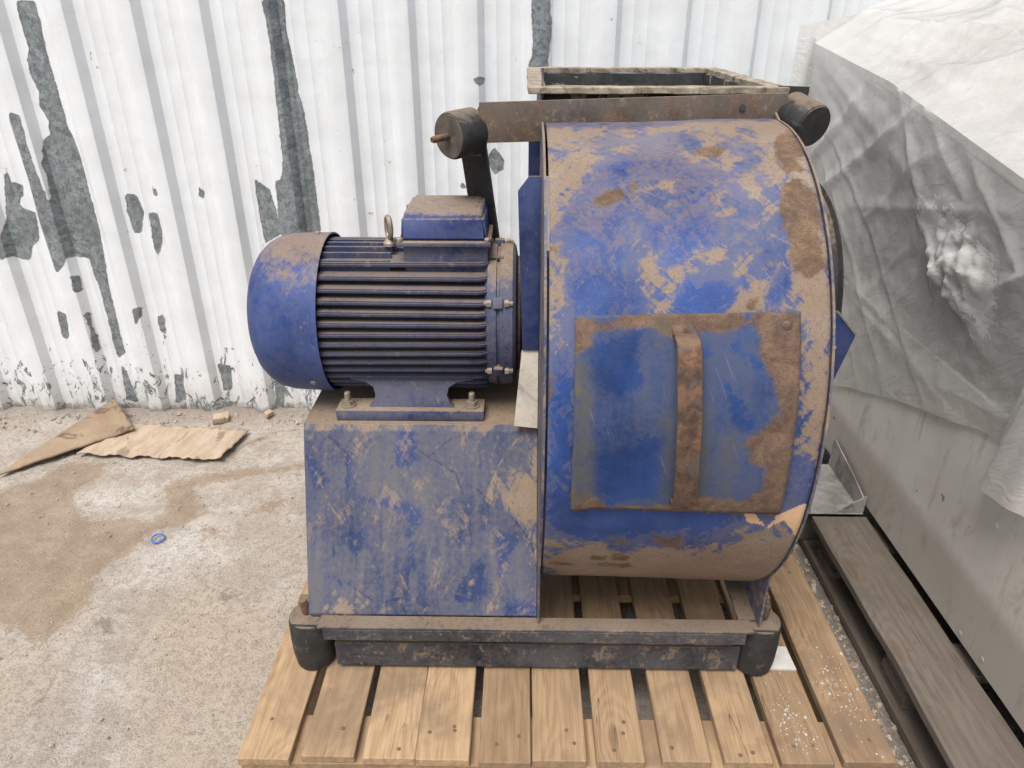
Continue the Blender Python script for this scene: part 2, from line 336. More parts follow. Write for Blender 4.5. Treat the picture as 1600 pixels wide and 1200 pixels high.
def simple(name, c1, c2, scale=20, rough=0.7, metal=0.0, bump=0.2, up=0.0, spots=None, stretch=(1, 1, 1), bdist=0.004):
    m = Mat(name)
    v = m.mapv(m.obj, stretch)
    v = m.vmath('ADD', v, (3.1, 5.7, 1.9))
    a = m.noise(v, scale, 6, 0.65, 0.4); f = m.noise(v, scale * 7, 4, 0.7)
    c = m.mix(m.smooth(a, 0.3, 0.7), c1, c2)
    c = m.mix(m.smooth(f, 0.5, 0.8, 0, 0.4), c, tuple(x * 0.55 for x in c1))
    if spots: c = m.mix(m.smooth(m.noise(v, scale * 0.6, 5, 0.7, 1.0), 0.56, 0.62), c, spots)
    if up:
        uf = m.smooth(m.math('ADD', m.upz(), m.math('MULTIPLY', m.math('SUBTRACT', a, 0.5), 1.2)), 0.5, 0.95, 0, up)
        c = m.mix(uf, c, DUST)
    m.bump(m.math('ADD', a, m.math('MULTIPLY', f, 0.6)), bump, bdist)
    return m.fin(c, rough, metal)

M = {}
BLUE_D, BLUE_M = (0.005, 0.017, 0.078), (0.009, 0.038, 0.18)
M['scroll'] = paint('blue_paint_scroll', (0.009, 0.036, 0.155), (0.017, 0.068, 0.27), 0.72, 0.028, 0.35, ('dust', 'rust', 'clean', 'chip'), 'pat', hazecol=(0.145, 0.14, 0.16), streak=1.4)
M['panel'] = paint('blue_paint_panel', (0.008, 0.030, 0.115), (0.015, 0.055, 0.21), 0.75, -0.15, 0.1, ('rust', 'olive', 'clean'), 'pat', hazecol=(0.085, 0.093, 0.122))
M['pedestal'] = paint('blue_paint_pedestal', (0.009, 0.026, 0.09), (0.015, 0.043, 0.155), 1.0, -0.03, 0.9, ('dust', 'clean', 'line'), 'pat', hazecol=(0.118, 0.114, 0.124), streak=0.9, cake=0.85)
M['blue'] = paint('blue_paint', BLUE_D, BLUE_M, 0.35, -0.095, 0.85, hazecol=(0.13, 0.13, 0.155))
M['rim'] = paint('dirty_blue_plate', (0.010, 0.028, 0.095), (0.016, 0.047, 0.165), 0.8, 0.0, 0.8, hazecol=(0.15, 0.145, 0.15))
M['cover'] = paint('blue_paint_cover', (0.007, 0.030, 0.135), (0.013, 0.055, 0.25), 0.45, -0.075, 0.8, hazecol=(0.13, 0.135, 0.175))
M['fin'] = paint('blue_paint_fins', (0.008, 0.021, 0.072), (0.013, 0.036, 0.125), 0.55, -0.065, 0.5, hazecol=(0.11, 0.104, 0.104))
M['foot_blue'] = paint('blue_paint_motor_foot', (0.008, 0.023, 0.088), (0.013, 0.040, 0.155), 0.7, -0.07, 0.95, hazecol=(0.15, 0.14, 0.145))
M['frame'] = paint('dark_frame_paint', (0.018, 0.021, 0.028), (0.032, 0.037, 0.048), 0.85, -0.045, 0.65, hazecol=(0.10, 0.096, 0.097))
M['rusty'] = paint('rusty_bar', (0.05, 0.046, 0.045), (0.10, 0.09, 0.082), 0.8, -0.045, 0.7, rust_bias=-0.002, hazecol=(0.14, 0.11, 0.09))
M['black'] = paint('black_bracket_paint', (0.012, 0.012, 0.014), (0.022, 0.022, 0.024), 0.35, -0.15, 0.5, hazecol=(0.09, 0.08, 0.07))
M['flange'] = simple('flaking_sealant_flange', (0.19, 0.15, 0.11), (0.42, 0.36, 0.275), 34, 0.85, 0, 0.5, 0, (0.12, 0.095, 0.075))
M['chipped'] = simple('bare_primer', (0.42, 0.30, 0.20), (0.58, 0.45, 0.33), 40, 0.85, 0, 0.2)
M['duct'] = simple('dark_duct_steel', (0.02, 0.02, 0.022), (0.06, 0.058, 0.056), 18, 0.75, 0, 0.3, 0, (0.34, 0.29, 0.2))
M['rubber'] = simple('black_rubber', (0.018, 0.018, 0.018), (0.035, 0.034, 0.032), 30, 0.72, 0, 0.2, 0.45, (0.075, 0.07, 0.062))
M['rubber_face'] = simple('dusty_rubber_face', (0.06, 0.05, 0.04), (0.13, 0.105, 0.08), 40, 0.85, 0, 0.4)
M['rust'] = simple('rusted_steel', (0.05, 0.03, 0.022), (0.17, 0.09, 0.05), 45, 0.85, 0, 0.5, 0.2, (0.09, 0.07, 0.06))
M['steel'] = simple('grey_steel', (0.22, 0.19, 0.15), (0.36, 0.31, 0.25), 60, 0.55, 0.4, 0.2, 0.4)
M['dustysteel'] = simple('dusty_plate', (0.36, 0.32, 0.27), (0.52, 0.47, 0.40), 14, 0.85, 0, 0.2, 0, (0.28, 0.25, 0.24))
M['card_tan'] = simple('cardboard_tan', (0.34, 0.26, 0.185), (0.45, 0.355, 0.26), 9, 0.9, 0, 0.15, 0, (0.24, 0.18, 0.13), (3, 1, 1))
M['card_brown'] = simple('cardboard_brown', (0.24, 0.17, 0.11), (0.33, 0.245, 0.165), 7, 0.9, 0, 0.15, 0, (0.13, 0.085, 0.06))
M['white_pl'] = simple('dirty_white_sheet', (0.16, 0.152, 0.14), (0.32, 0.31, 0.29), 14, 0.6, 0, 0.2, 0, (0.16, 0.145, 0.125))
M['paper'] = simple('white_board', (0.5, 0.48, 0.45), (0.62, 0.6, 0.57), 14, 0.9, 0, 0.1)
M['ring'] = simple('blue_plastic', (0.03, 0.12, 0.42), (0.05, 0.17, 0.5), 20, 0.4, 0, 0.0)
M['darkmachine'] = simple('dark_grey_machine', (0.05, 0.052, 0.056), (0.07, 0.073, 0.08), 5, 0.6, 0, 0.05)
M['greymachine'] = simple('grey_machine_door', (0.28, 0.278, 0.265), (0.33, 0.328, 0.315), 5, 0.6, 0, 0.05)
M['palemachine'] = simple('pale_machine_cover', (0.33, 0.305, 0.28), (0.41, 0.385, 0.355), 5, 0.7, 0, 0.05)

def wood(name, c_lo, c_hi, dirt, knot=(0.12, 0.075, 0.045), dirtcol=(0.16, 0.125, 0.095)):
    m = Mat(name)
    rn = m.rnd()
    off = m.n.new('ShaderNodeCombineXYZ')
    for i, k in enumerate((7.3, 11.7, 3.9)): m.put(off.inputs[i], m.math('MULTIPLY', rn, k))
    v = m.vmath('ADD', m.obj, off.outputs[0])
    warp = m.noise(m.mapv(v, (7, 2.2, 7)), 1.0, 3, 0.5)
    kn = m.voro(m.mapv(v, (7.5, 2.6, 7.5)), 1.0)
    kf = m.smooth(kn, 0.085, 0.13, 1, 0)
    wv = m.math('ADD', m.math('MULTIPLY', warp, 2.4), m.math('MULTIPLY', m.smooth(kn, 0.0, 0.45, 1, 0), 1.0))
    x = m.sep(v)
    ph = m.math('ADD', m.math('MULTIPLY', x[0], 26.0), m.math('MULTIPLY', wv, 4.2))
    rings = m.math('MULTIPLY', m.math('ADD', m.math('SINE', m.math('MULTIPLY', ph, 6.28)), 1.0), 0.5)
    fine = m.noise(m.mapv(v, (300, 9, 300)), 1.0, 4, 0.7)
    fine2 = m.noise(m.mapv(v, (90, 4, 90)), 1.0, 4, 0.6)
    g = m.math('ADD', m.math('MULTIPLY', rings, 0.09), m.math('ADD', m.math('MULTIPLY', fine, 0.5), m.math('MULTIPLY', fine2, 0.5)))
    c = m.mix(m.smooth(g, 0.36, 0.78), c_hi, c_lo)
    tone = m.mix(rn, (0.74, 0.72, 0.70), (1.15, 1.13, 1.08))
    c = m.mix(1.0, c, tone, 'MULTIPLY')
    c = m.mix(m.math('MULTIPLY', kf, 0.55), c, knot)
    big = m.noise(v, 5, 5, 0.65, 0.5); sp = m.noise(v, 45, 5, 0.7)
    c = m.mix(m.math('MULTIPLY', m.smooth(big, 0.42, 0.7), dirt), c, dirtcol)
    c = m.mix(m.smooth(sp, 0.62, 0.75, 0, 0.5), c, tuple(q * 0.6 for q in dirtcol))
    crack = m.noise(m.mapv(v, (55, 1.3, 55)), 1.0, 2, 0.4, 0.3)
    cf = m.smooth(m.math('ABSOLUTE', m.math('SUBTRACT', crack, 0.62)), 0.0, 0.006, 1, 0)
    cf = m.math('MULTIPLY', cf, m.smooth(m.noise(v, 3.5, 2), 0.5, 0.6))
    c = m.mix(m.math('MULTIPLY', cf, 0.8), c, (0.05, 0.033, 0.022))
    m.bump(m.math('SUBTRACT', m.math('MULTIPLY', g, 0.6), m.math('MULTIPLY', cf, 1.0)), 0.5, 0.004)
    return m.fin(c, 0.85, 0, 0.25)
M['wood'] = wood('pallet_pine', (0.26, 0.168, 0.098), (0.44, 0.312, 0.192), 0.75, dirtcol=(0.20, 0.14, 0.092))
M['woodold'] = wood('old_pallet_wood', (0.13, 0.108, 0.09), (0.21, 0.18, 0.153), 0.7, dirtcol=(0.11, 0.092, 0.077))

def wall_mat():
    m = Mat('peeling_white_sheet_metal')
    P = m.attr('pat', 'Vector'); z = m.sep(P)[1]
    n1 = m.noise(P, 9, 6, 0.6, 0.3); n2 = m.noise(P, 45, 6, 0.7); n3 = m.noise(P, 160, 4, 0.7)
    e = m.math('ADD', m.attr('peel'), m.math('ADD', m.math('MULTIPLY', m.math('SUBTRACT', n2, 0.5), 0.012), m.math('MULTIPLY', m.math('SUBTRACT', n1, 0.5), 0.02)))
    pf = m.smooth(e, -0.0006, 0.0006)
    # flaking near the ground, and scattered chips
    v2 = m.mapv(P, (1.5, 0.75, 1))
    ch = m.math('ADD', m.noise(v2, 20, 7, 0.74, 1.2), m.smooth(z, 0.0, 0.42, 0.125, -0.035))
    gate = m.smooth(m.noise(P, 3.2, 3, 0.6), 0.42, 0.6, -0.05, 0.02)
    ch = m.math('ADD', ch, gate)
    low = m.smooth(ch, 0.662, 0.668)
    tiny = m.smooth(m.math('ADD', m.noise(v2, 60, 5, 0.7, 0.5), m.smooth(z, 0.0, 0.9, 0.04, -0.02)), 0.735, 0.74)
    pf = m.math('MAXIMUM', pf, m.math('MAXIMUM', low, tiny))
    cells = m.voro(P, 75, out='Color'); cv = m.sep(cells)[0]
    cells2 = m.sep(m.voro(P, 190, out='Color'))[0]
    zc = m.mix(m.math('ADD', m.math('MULTIPLY', cv, 0.55), m.math('MULTIPLY', cells2, 0.45)), (0.11, 0.13, 0.138), (0.36, 0.39, 0.40))
    zc = m.mix(m.smooth(n1, 0.4, 0.75, 0, 0.5), zc, (0.10, 0.115, 0.12))
    wc = m.mix(m.smooth(n1, 0.35, 0.7), (0.76, 0.785, 0.80), (0.71, 0.73, 0.74))
    st = m.noise(m.mapv(P, (26, 1.2, 1)), 1.0, 4, 0.6)
    wc = m.mix(m.smooth(st, 0.52, 0.75, 0, 0.16), wc, (0.60, 0.60, 0.575))
    wc = m.mix(m.smooth(m.math('ADD', z, m.math('MULTIPLY', n2, 0.22)), 0.05, 0.32, 0.62, 0.0), wc, (0.50, 0.455, 0.40))
    c = m.mix(pf, wc, zc)
    # dirt line at the edge of the paint
    ed = m.smooth(m.math('ABSOLUTE', e), 0.0, 0.003, 0.5, 0)
    c = m.mix(ed, c, (0.16, 0.14, 0.12))
    base = m.smooth(m.math('ADD', z, m.math('MULTIPLY', m.math('SUBTRACT', n2, 0.5), 0.07)), 0.0, 0.045, 0.85, 0)
    c = m.mix(base, c, (0.20, 0.175, 0.15))
    m.bump(m.math('ADD', m.math('MULTIPLY', pf, -1.0), m.math('MULTIPLY', n1, 0.8)), 0.8, 0.004)
    return m.fin(c, m.mixf(pf, 0.42, 0.5), m.math('MULTIPLY', pf, 0.25))
M['wall'] = wall_mat()

def floor_mat():
    m = Mat('dusty_rough_concrete')
    P = m.obj
    n0 = m.noise(P, 2.2, 5, 0.6, 0.3); n1 = m.noise(P, 9, 7, 0.7, 0.4); n2 = m.noise(P, 48, 6, 0.75); n3 = m.noise(P, 170, 5, 0.75); n4 = m.noise(P, 420, 3, 0.7)
    c = m.mix(m.smooth(n1, 0.35, 0.68), (0.38, 0.325, 0.272), (0.51, 0.465, 0.415))
    c = m.mix(m.smooth(n0, 0.42, 0.62, 0, 0.55), c, (0.42, 0.355, 0.288))
    am = m.math('ADD', m.math('MULTIPLY', m.math('SUBTRACT', n1, 0.5), 0.22), m.math('ADD', m.math('MULTIPLY', m.math('SUBTRACT', n2, 0.5), 0.13), m.math('MULTIPLY', m.math('SUBTRACT', n3, 0.5), 0.06)))
    tf = m.smooth(m.math('ADD', m.attr('tan'), am), -0.05, 0.05, 0, 0.65)
    c = m.mix(tf, c, (0.465, 0.38, 0.295))
    wf = m.smooth(m.math('ADD', m.attr('white'), am), -0.05, 0.06, 0, 0.45)
    c = m.mix(wf, c, (0.68, 0.64, 0.60))
    pit = m.math('ADD', m.math('MULTIPLY', n3, 0.6), m.math('MULTIPLY', n2, 0.5))
    c = m.mix(m.smooth(pit, 0.50, 0.64, 0.0, 0.6), c, (0.24, 0.19, 0.145))
    c = m.mix(m.smooth(n4, 0.52, 0.72, 0, 0.5), c, (0.62, 0.585, 0.54))
    we = m.math('ADD', m.attr('wet'), m.math('MULTIPLY', am, 0.55))
    wt = m.smooth(we, -0.014, 0.014)
    wcol = m.mix(m.smooth(n1, 0.3, 0.7), (0.25, 0.18, 0.115), (0.34, 0.25, 0.17))
    wcol = m.mix(m.smooth(n3, 0.5, 0.75, 0, 0.5), wcol, (0.13, 0.09, 0.06))
    c = m.mix(m.math('MULTIPLY', wt, 0.75), c, wcol)
    blot = m.smooth(m.math('ADD', m.noise(P, 6, 6, 0.7, 0.8), m.math('MULTIPLY', n3, 0.1)), 0.66, 0.74, 0, 0.6)
    c = m.mix(blot, c, (0.20, 0.15, 0.115))
    # soil collected along the wall and between the pallets
    xyz = m.sep(P)
    soil = m.smooth(m.math('ADD', xyz[0], m.math('MULTIPLY', am, 0.8)), 0.60, 0.74, 0, 0.75)
    c = m.mix(soil, c, m.mix(m.smooth(n2, 0.4, 0.65), (0.13, 0.105, 0.085), (0.25, 0.215, 0.185)))
    ws = m.smooth(m.math('ADD', xyz[1], m.math('MULTIPLY', am, 0.7)), 2.26, 2.40, 0, 0.6)
    c = m.mix(ws, c, m.mix(m.smooth(n2, 0.4, 0.65), (0.17, 0.14, 0.115), (0.34, 0.30, 0.265)))
    h = m.math('ADD', m.math('MULTIPLY', n2, 0.8), m.math('ADD', m.math('MULTIPLY', n3, 0.7), m.math('MULTIPLY', n1, 0.6)))
    m.bump(h, 0.8, 0.012)
    return m.fin(c, m.mixf(wt, 0.92, 0.75), 0, 0.3)
M['floor'] = floor_mat()

def cabinet_mat():
    m = Mat('dirty_cream_panel')
    P = m.obj
    n0 = m.noise(P, 3, 5, 0.6, 0.5); n1 = m.noise(m.mapv(P, (1, 1.0, 0.35)), 22, 6, 0.7, 0.7); n2 = m.noise(P, 90, 5, 0.7)
    c = m.mix(m.smooth(n0, 0.35, 0.65), (0.55, 0.535, 0.485), (0.65, 0.64, 0.595))
    c = m.mix(m.smooth(n1, 0.52, 0.74, 0, 0.5), c, (0.27, 0.235, 0.185))
    c = m.mix(m.smooth(n1, 0.22, 0.42, 0.5, 0), c, (0.47, 0.48, 0.475))
    sp = m.noise(m.mapv(P, (1, 1, 0.6)), 34, 3, 0.5, 0.5)
    c = m.mix(m.smooth(sp, 0.735, 0.75, 0, 0.8), c, (0.16, 0.12, 0.09))
    z = m.sep(P)[2]
    c = m.mix(m.smooth(m.math('ADD', z, m.math('MULTIPLY', n1, 0.05)), 0.165, 0.215, 0.5, 0), c, (0.25, 0.21, 0.17))
    m.bump(m.math('ADD', n0, m.math('MULTIPLY', n2, 0.2)), 0.12, 0.004)
    return m.fin(c, 0.5, 0, 0.4)
M['cabinet'] = cabinet_mat()

def film_mat():
    m = Mat('milky_plastic_film')
    P = m.attr('pat', 'Vector')
    n0 = m.noise(P, 4, 5, 0.6, 0.6); n1 = m.noise(m.mapv(P, (26, 7, 1), (0, 0, R(28))), 1.0, 6, 0.7, 1.2); n2 = m.noise(m.mapv(P, (16, 60, 1), (0, 0, R(-18))), 1.0, 6, 0.7, 0.8)
    a = m.math('ADD', m.math('MULTIPLY', n0, 0.6), m.math('ADD', m.math('MULTIPLY', n1, 0.25), m.math('MULTIPLY', n2, 0.15)))
    op = m.smooth(a, 0.30, 0.70, 0.50, 0.78)
    rg = m.math('ABSOLUTE', m.math('SUBTRACT', m.noise(m.mapv(P, (9, 22, 1), (0, 0, R(35))), 1.0, 4, 0.6, 1.5), 0.5))
    rg2 = m.math('ABSOLUTE', m.math('SUBTRACT', m.noise(P, 38, 4, 0.6, 1.0), 0.5))
    op = m.math('ADD', op, m.smooth(rg, 0.0, 0.02, 0.05, 0.0))
    op = m.math('MAXIMUM', op, m.smooth(m.attr('milky'), 0.0, 1.0, 0.0, 0.86))
    bn = m.math('ADD', m.attr('bunch'), m.math('ADD', m.math('MULTIPLY', m.math('SUBTRACT', n2, 0.5), 0.12), m.math('MULTIPLY', m.math('SUBTRACT', rg2, 0.12), 0.10)))
    op = m.math('MAXIMUM', op, m.smooth(bn, -0.002, 0.006, 0.0, 0.92))
    tr = m.n.new('ShaderNodeBsdfTransparent'); tr.inputs[0].default_value = (0.93, 0.94, 0.94, 1)
    tl = m.n.new('ShaderNodeBsdfTranslucent'); tl.inputs[0].default_value = (0.85, 0.84, 0.82, 1)
    mx0 = m.n.new('ShaderNodeMixShader'); mx0.inputs[0].default_value = 0.25
    mx = m.n.new('ShaderNodeMixShader')
    m.bump(m.math('ADD', m.math('MULTIPLY', m.smooth(rg, 0.0, 0.16, 1, 0), 1.0), m.math('ADD', m.math('MULTIPLY', n1, 0.5), m.math('MULTIPLY', n2, 0.5))), 0.16, 0.008)
    m.fin((0.74, 0.725, 0.70), 0.13, 0, 0.8)
    m.l.new(m.b.outputs[0], mx0.inputs[1]); m.l.new(tl.outputs[0], mx0.inputs[2])
    m.put(mx.inputs[0], op); m.l.new(tr.outputs[0], mx.inputs[1]); m.l.new(mx0.outputs[0], mx.inputs[2])
    m.l.new(mx.outputs[0], m.out.inputs[0])
    return m.m
M['film'] = film_mat()

# ---------------------------------------------------------------- mesh helpers
def add_box(bm, x0, x1, y0, y1, z0, z1, bev=0.0, seg=1, mat=None):
    r = bmesh.ops.create_cube(bm, size=1.0)
    vs = r['verts']
    for v in vs:
        v.co = Vector((x0 + (v.co.x + .5) * (x1 - x0), y0 + (v.co.y + .5) * (y1 - y0), z0 + (v.co.z + .5) * (z1 - z0)))
    if bev > 0:
        es = list({e for v in vs for e in v.link_edges})
        r2 = bmesh.ops.bevel(bm, geom=es, offset=bev, segments=seg, profile=0.5, affect='EDGES')
        vs = list({v for f in r2['faces'] for v in f.verts} | {v for v in vs if v.is_valid})
    if mat is not None:
        for v in vs: v.co = mat @ v.co
    return vs

def add_prism(bm, poly, axis, a0, a1, bev=0.0):
    """extrude a 2-D polygon along axis 'X' (poly = y,z) or 'Y' (poly = x,z) or 'Z' (poly = x,y)"""
    def P(u, w, a): return {'X': (a, u, w), 'Y': (u, a, w), 'Z': (u, w, a)}[axis]
    A = [bm.verts.new(P(u, w, a0)) for u, w in poly]; B = [bm.verts.new(P(u, w, a1)) for u, w in poly]
    n = len(poly); fs = [bm.faces.new(A), bm.faces.new(B[::-1])]
    for i in range(n): fs.append(bm.faces.new((A[i], B[i], B[(i + 1) % n], A[(i + 1) % n])))
    bmesh.ops.recalc_face_normals(bm, faces=fs)
    if bev > 0:
        es = list({e for f in fs for e in f.edges if e.calc_face_angle(0) > 0.6})
        bmesh.ops.bevel(bm, geom=es, offset=bev, segments=2, profile=0.5, affect='EDGES')

def add_lathe(bm, prof, origin, axis, seg=40, cap=True):
    """prof: (along, radius) rings about the axis direction"""
    ax = Vector(axis).normalized(); q = Vector((0, 0, 1)).rotation_difference(ax); o = Vector(origin)
    rings = []
    for a, r in prof:
        rings.append([bm.verts.new(o + q @ Vector((r * math.cos(2 * math.pi * k / seg), r * math.sin(2 * math.pi * k / seg), a))) for k in range(seg)])
    fs = []
    for A, B in zip(rings, rings[1:]):
        for k in range(seg): fs.append(bm.faces.new((A[k], A[(k + 1) % seg], B[(k + 1) % seg], B[k])))
    if cap: fs += [bm.faces.new(rings[0][::-1]), bm.faces.new(rings[-1])]
    bmesh.ops.recalc_face_normals(bm, faces=fs)

def add_tube(bm, pts, r, seg=10, closed=False):
    pts = [Vector(p) for p in pts]; rings = []
    n = len(pts)
    for i, p in enumerate(pts):
        d = (pts[(i + 1) % n] - pts[i - 1]) if closed else (pts[min(i + 1, n - 1)] - pts[max(i - 1, 0)])
        q = Vector((0, 0, 1)).rotation_difference(d.normalized())
        rings.append([bm.verts.new(p + q @ Vector((r * math.cos(2 * math.pi * k / seg), r * math.sin(2 * math.pi * k / seg), 0))) for k in range(seg)])
    pairs = list(zip(rings, rings[1:])) + ([(rings[-1], rings[0])] if closed else [])
    for A, B in pairs:
        # match ring rotation
        s = min(range(seg), key=lambda t: (B[t].co - A[0].co).length) if closed else 0
        for k in range(seg): bm.faces.new((A[k], A[(k + 1) % seg], B[(k + 1 + s) % seg], B[(k + s) % seg]))
    if not closed: bm.faces.new(rings[0][::-1]); bm.faces.new(rings[-1])
    bmesh.ops.recalc_face_normals(bm, faces=bm.faces)

def empty(name, loc, label, cat, group=None):
    o = bpy.data.objects.new(name, None); col.objects.link(o); o.location = loc; o.empty_display_size = 0.1
    o['label'] = label; o['category'] = cat
    if group: o['group'] = group
    bpy.context.view_layer.update()
    return o

def root_of(o):
    while o.parent: o = o.parent
    return o

def finish(me, smooth):
    if smooth:
        me.polygons.foreach_set('use_smooth', [True] * len(me.polygons))
        me.set_sharp_from_angle(angle=R(smooth if smooth is not True else 35))

def obj(name, bm, mat, parent=None, smooth=35, at=None):
    """link a bmesh (in world coordinates) as one object; origin at its own bottom centre, or at the root of its thing"""
    me = bpy.data.meshes.new(name)
    bm.to_mesh(me); bm.free()
    o = bpy.data.objects.new(name, me); col.objects.link(o)
    me.materials.append(M[mat] if isinstance(mat, str) else mat)
    base = Vector(at) if at is not None else (root_of(parent).location.copy() if parent else Vector((0, 0, 0)))
    if base.length: me.transform(Matrix.Translation(-base))
    if parent:
        o.parent = parent
        pw = parent
        o.location = base - world_loc(pw)
    else: o.location = base
    finish(me, smooth)
    return o

def world_loc(o):
    v = Vector((0, 0, 0))
    while o: v += o.location; o = o.parent
    return v

def tag(o, label, cat, group=None):
    o['label'] = label; o['category'] = cat
    if group: o['group'] = group
    return o

def grid_mesh(P, nu, nv):
    """P: (nu*nv,3) array, index u*nv+v"""
    me = bpy.data.meshes.new('grid')
    idx = np.arange(nu * nv).reshape(nu, nv)
    f = np.stack([idx[:-1, :-1], idx[1:, :-1], idx[1:, 1:], idx[:-1, 1:]], -1).reshape(-1, 4)
    me.from_pydata(P.tolist(), [], f.tolist())
    return me

def link_mesh(name, me, mat, parent=None, smooth=True, base=None):
    me.name = name
    o = bpy.data.objects.new(name, me); col.objects.link(o); me.materials.append(M[mat])
    b = Vector(base) if base is not None else (root_of(parent).location.copy() if parent else Vector((0, 0, 0)))
    if b.length: me.transform(Matrix.Translation(-b))
    if parent: o.parent = parent; o.location = b - world_loc(parent)
    else: o.location = b
    finish(me, smooth)
    return o

def dup(o, loc, parent):
    c = o.copy(); col.objects.link(c); c.parent = parent; c.location = loc
    return c

# ================================================================ setting: ground
def build_ground():
    # fine sheet where the photograph looks, coarse skirt out to the horizon
    xs = np.concatenate([[-60, -30, -12, -6, -3.5], np.arange(-2.6, 1.61, 0.014), [2.5, 4, 8, 20, 60]])
    ys = np.concatenate([[-60, -25, -8, -3, -1, 0.2], np.arange(0.6, 2.60, 0.014), [3.5, 6, 15, 60]])
    X, Y = np.meshgrid(xs, ys, indexing='ij')
    Zv = np.zeros_like(X)
    for i in range(X.shape[0]):
        for j in range(X.shape[1]):
            x, y = X[i, j], Y[i, j]
            if -2.6 < x < 1.6 and 0.6 < y < 2.6:
                Zv[i, j] = 0.006 * mn.noise((x * 3, y * 3, 0.0)) + 0.0035 * mn.noise((x * 14, y * 14, 3.0)) + 0.0025 * mn.noise((x * 40, y * 40, 7.0)) - 0.004
                if y > 2.22: Zv[i, j] += (y - 2.22) * 0.11 * (0.55 + 0.5 * mn.noise((x * 5, y * 5, 1.0))) + 0.006 * mn.noise((x * 22, y * 22, 2.0))
    P = np.stack([X.ravel(), Y.ravel(), np.minimum(Zv.ravel(), 0.03)], 1)
    me = grid_mesh(P, len(xs), len(ys))
    Q = P[:, :2]
    set_attr(me, 'wet', sdf(Q, FLOOR_WET, 0.15)); set_attr(me, 'tan', sdf(Q, FLOOR_TAN, 0.15)); set_attr(me, 'white', sdf(Q, FLOOR_WHITE, 0.15))
    o = link_mesh('ground', me, 'floor', None, True)
    o['kind'] = 'structure'
build_ground()

# ================================================================ corrugated wall
def build_wall():
    w = empty('corrugated_wall', (0, 2.40, 0), 'white trapezoidal sheet metal wall with peeling paint behind the blower', 'wall')
    pitch = 0.2045
    prof = [(0.0, 0), (0.028, 0), (0.036, 0.0028), (0.044, 0), (0.070, 0), (0.078, 0.0028), (0.086, 0), (0.112, 0), (0.140, 0.030), (0.147, 0.0315), (0.180, 0.0315), (0.186, 0.030), (0.2045, 0.0)]
    x_start = 0.079 - 0.200 - pitch * 22
    pu, pd = [], []
    for k in range(30):
        for (a, d), (b, e) in zip(prof[:-1], prof[1:]):
            n = max(1, int(round((b - a) / 0.012)))
            for i in range(n): pu.append(x_start + k * pitch + a + (b - a) * i / n); pd.append(d + (e - d) * i / n)
    pu = np.array(pu); pd = np.array(pd)
    zs = np.arange(-0.02, 2.75, 0.013)
    joints = [-99, -1.475 + 0.035, -0.735 + 0.035, 0.045 + 0.045, 99]
    for a, b in zip(joints[:-1], joints[1:]):
        sel = (pu >= a - 0.03) & (pu < b)
        u, d = pu[sel], pd[sel]
        U, Z = np.meshgrid(u, zs, indexing='ij'); Dp = np.repeat(d[:, None], len(zs), 1)
        # gentle dents, ragged foot; each sheet laps 1.5 mm over its neighbour
        dent = np.array([[0.003 * mn.noise((x * 2.1, z * 1.7, 5.0)) for z in zs[::8]] for x in u])
        dent = np.repeat(dent, 8, 1)[:, :len(zs)]
        lap = np.where(U < a + 0.0, -0.0012, 0.0)
        P = np.stack([U.ravel(), (2.415 - Dp + dent + lap).ravel(), Z.ravel()], 1)
        me = grid_mesh(P, len(u), len(zs))
        set_attr(me, 'peel', sdf(np.stack([U.ravel(), Z.ravel()], 1), WALL_PEEL, 0.06))
        set_vec(me, 'pat', np.stack([U.ravel(), Z.ravel(), np.zeros(U.size)], 1))
        o = link_mesh('wall_sheet', me, 'wall', w, 25)
        sm = o.modifiers.new('thickness', 'SOLIDIFY'); sm.thickness = 0.0008; sm.offset = 1
build_wall()

# ================================================================ centrifugal blower
FC = (1.45, 0.75)                      # shaft axis (y, z)
XL, XR = 0.037, 0.470
PT = 0.14                              # pallet top
fan = empty('centrifugal_fan', (0.03, 1.45, PT), 'dusty blue centrifugal blower with electric motor bolted to its pedestal on the pallet', 'blower')
TT = [-30, 0, 30, 60, 90, 120, 150, 180, 210, 240, 270]; RR = [.414, .423, .441, .456, .476, .507, .53, .54, .55, .56, .575]
_th = np.linspace(-30, 270, 301); _r = np.interp(_th, TT, RR)
for _ in range(6): _r[5:-5] = np.convolve(_r, np.ones(11) / 11, 'valid')
def rad(t): return float(np.interp(t, _th, _r))
def spt(t, off=0.0):
    r = rad(t) + off
    return FC[0] - r * math.sin(R(t)), FC[1] + r * math.cos(R(t))

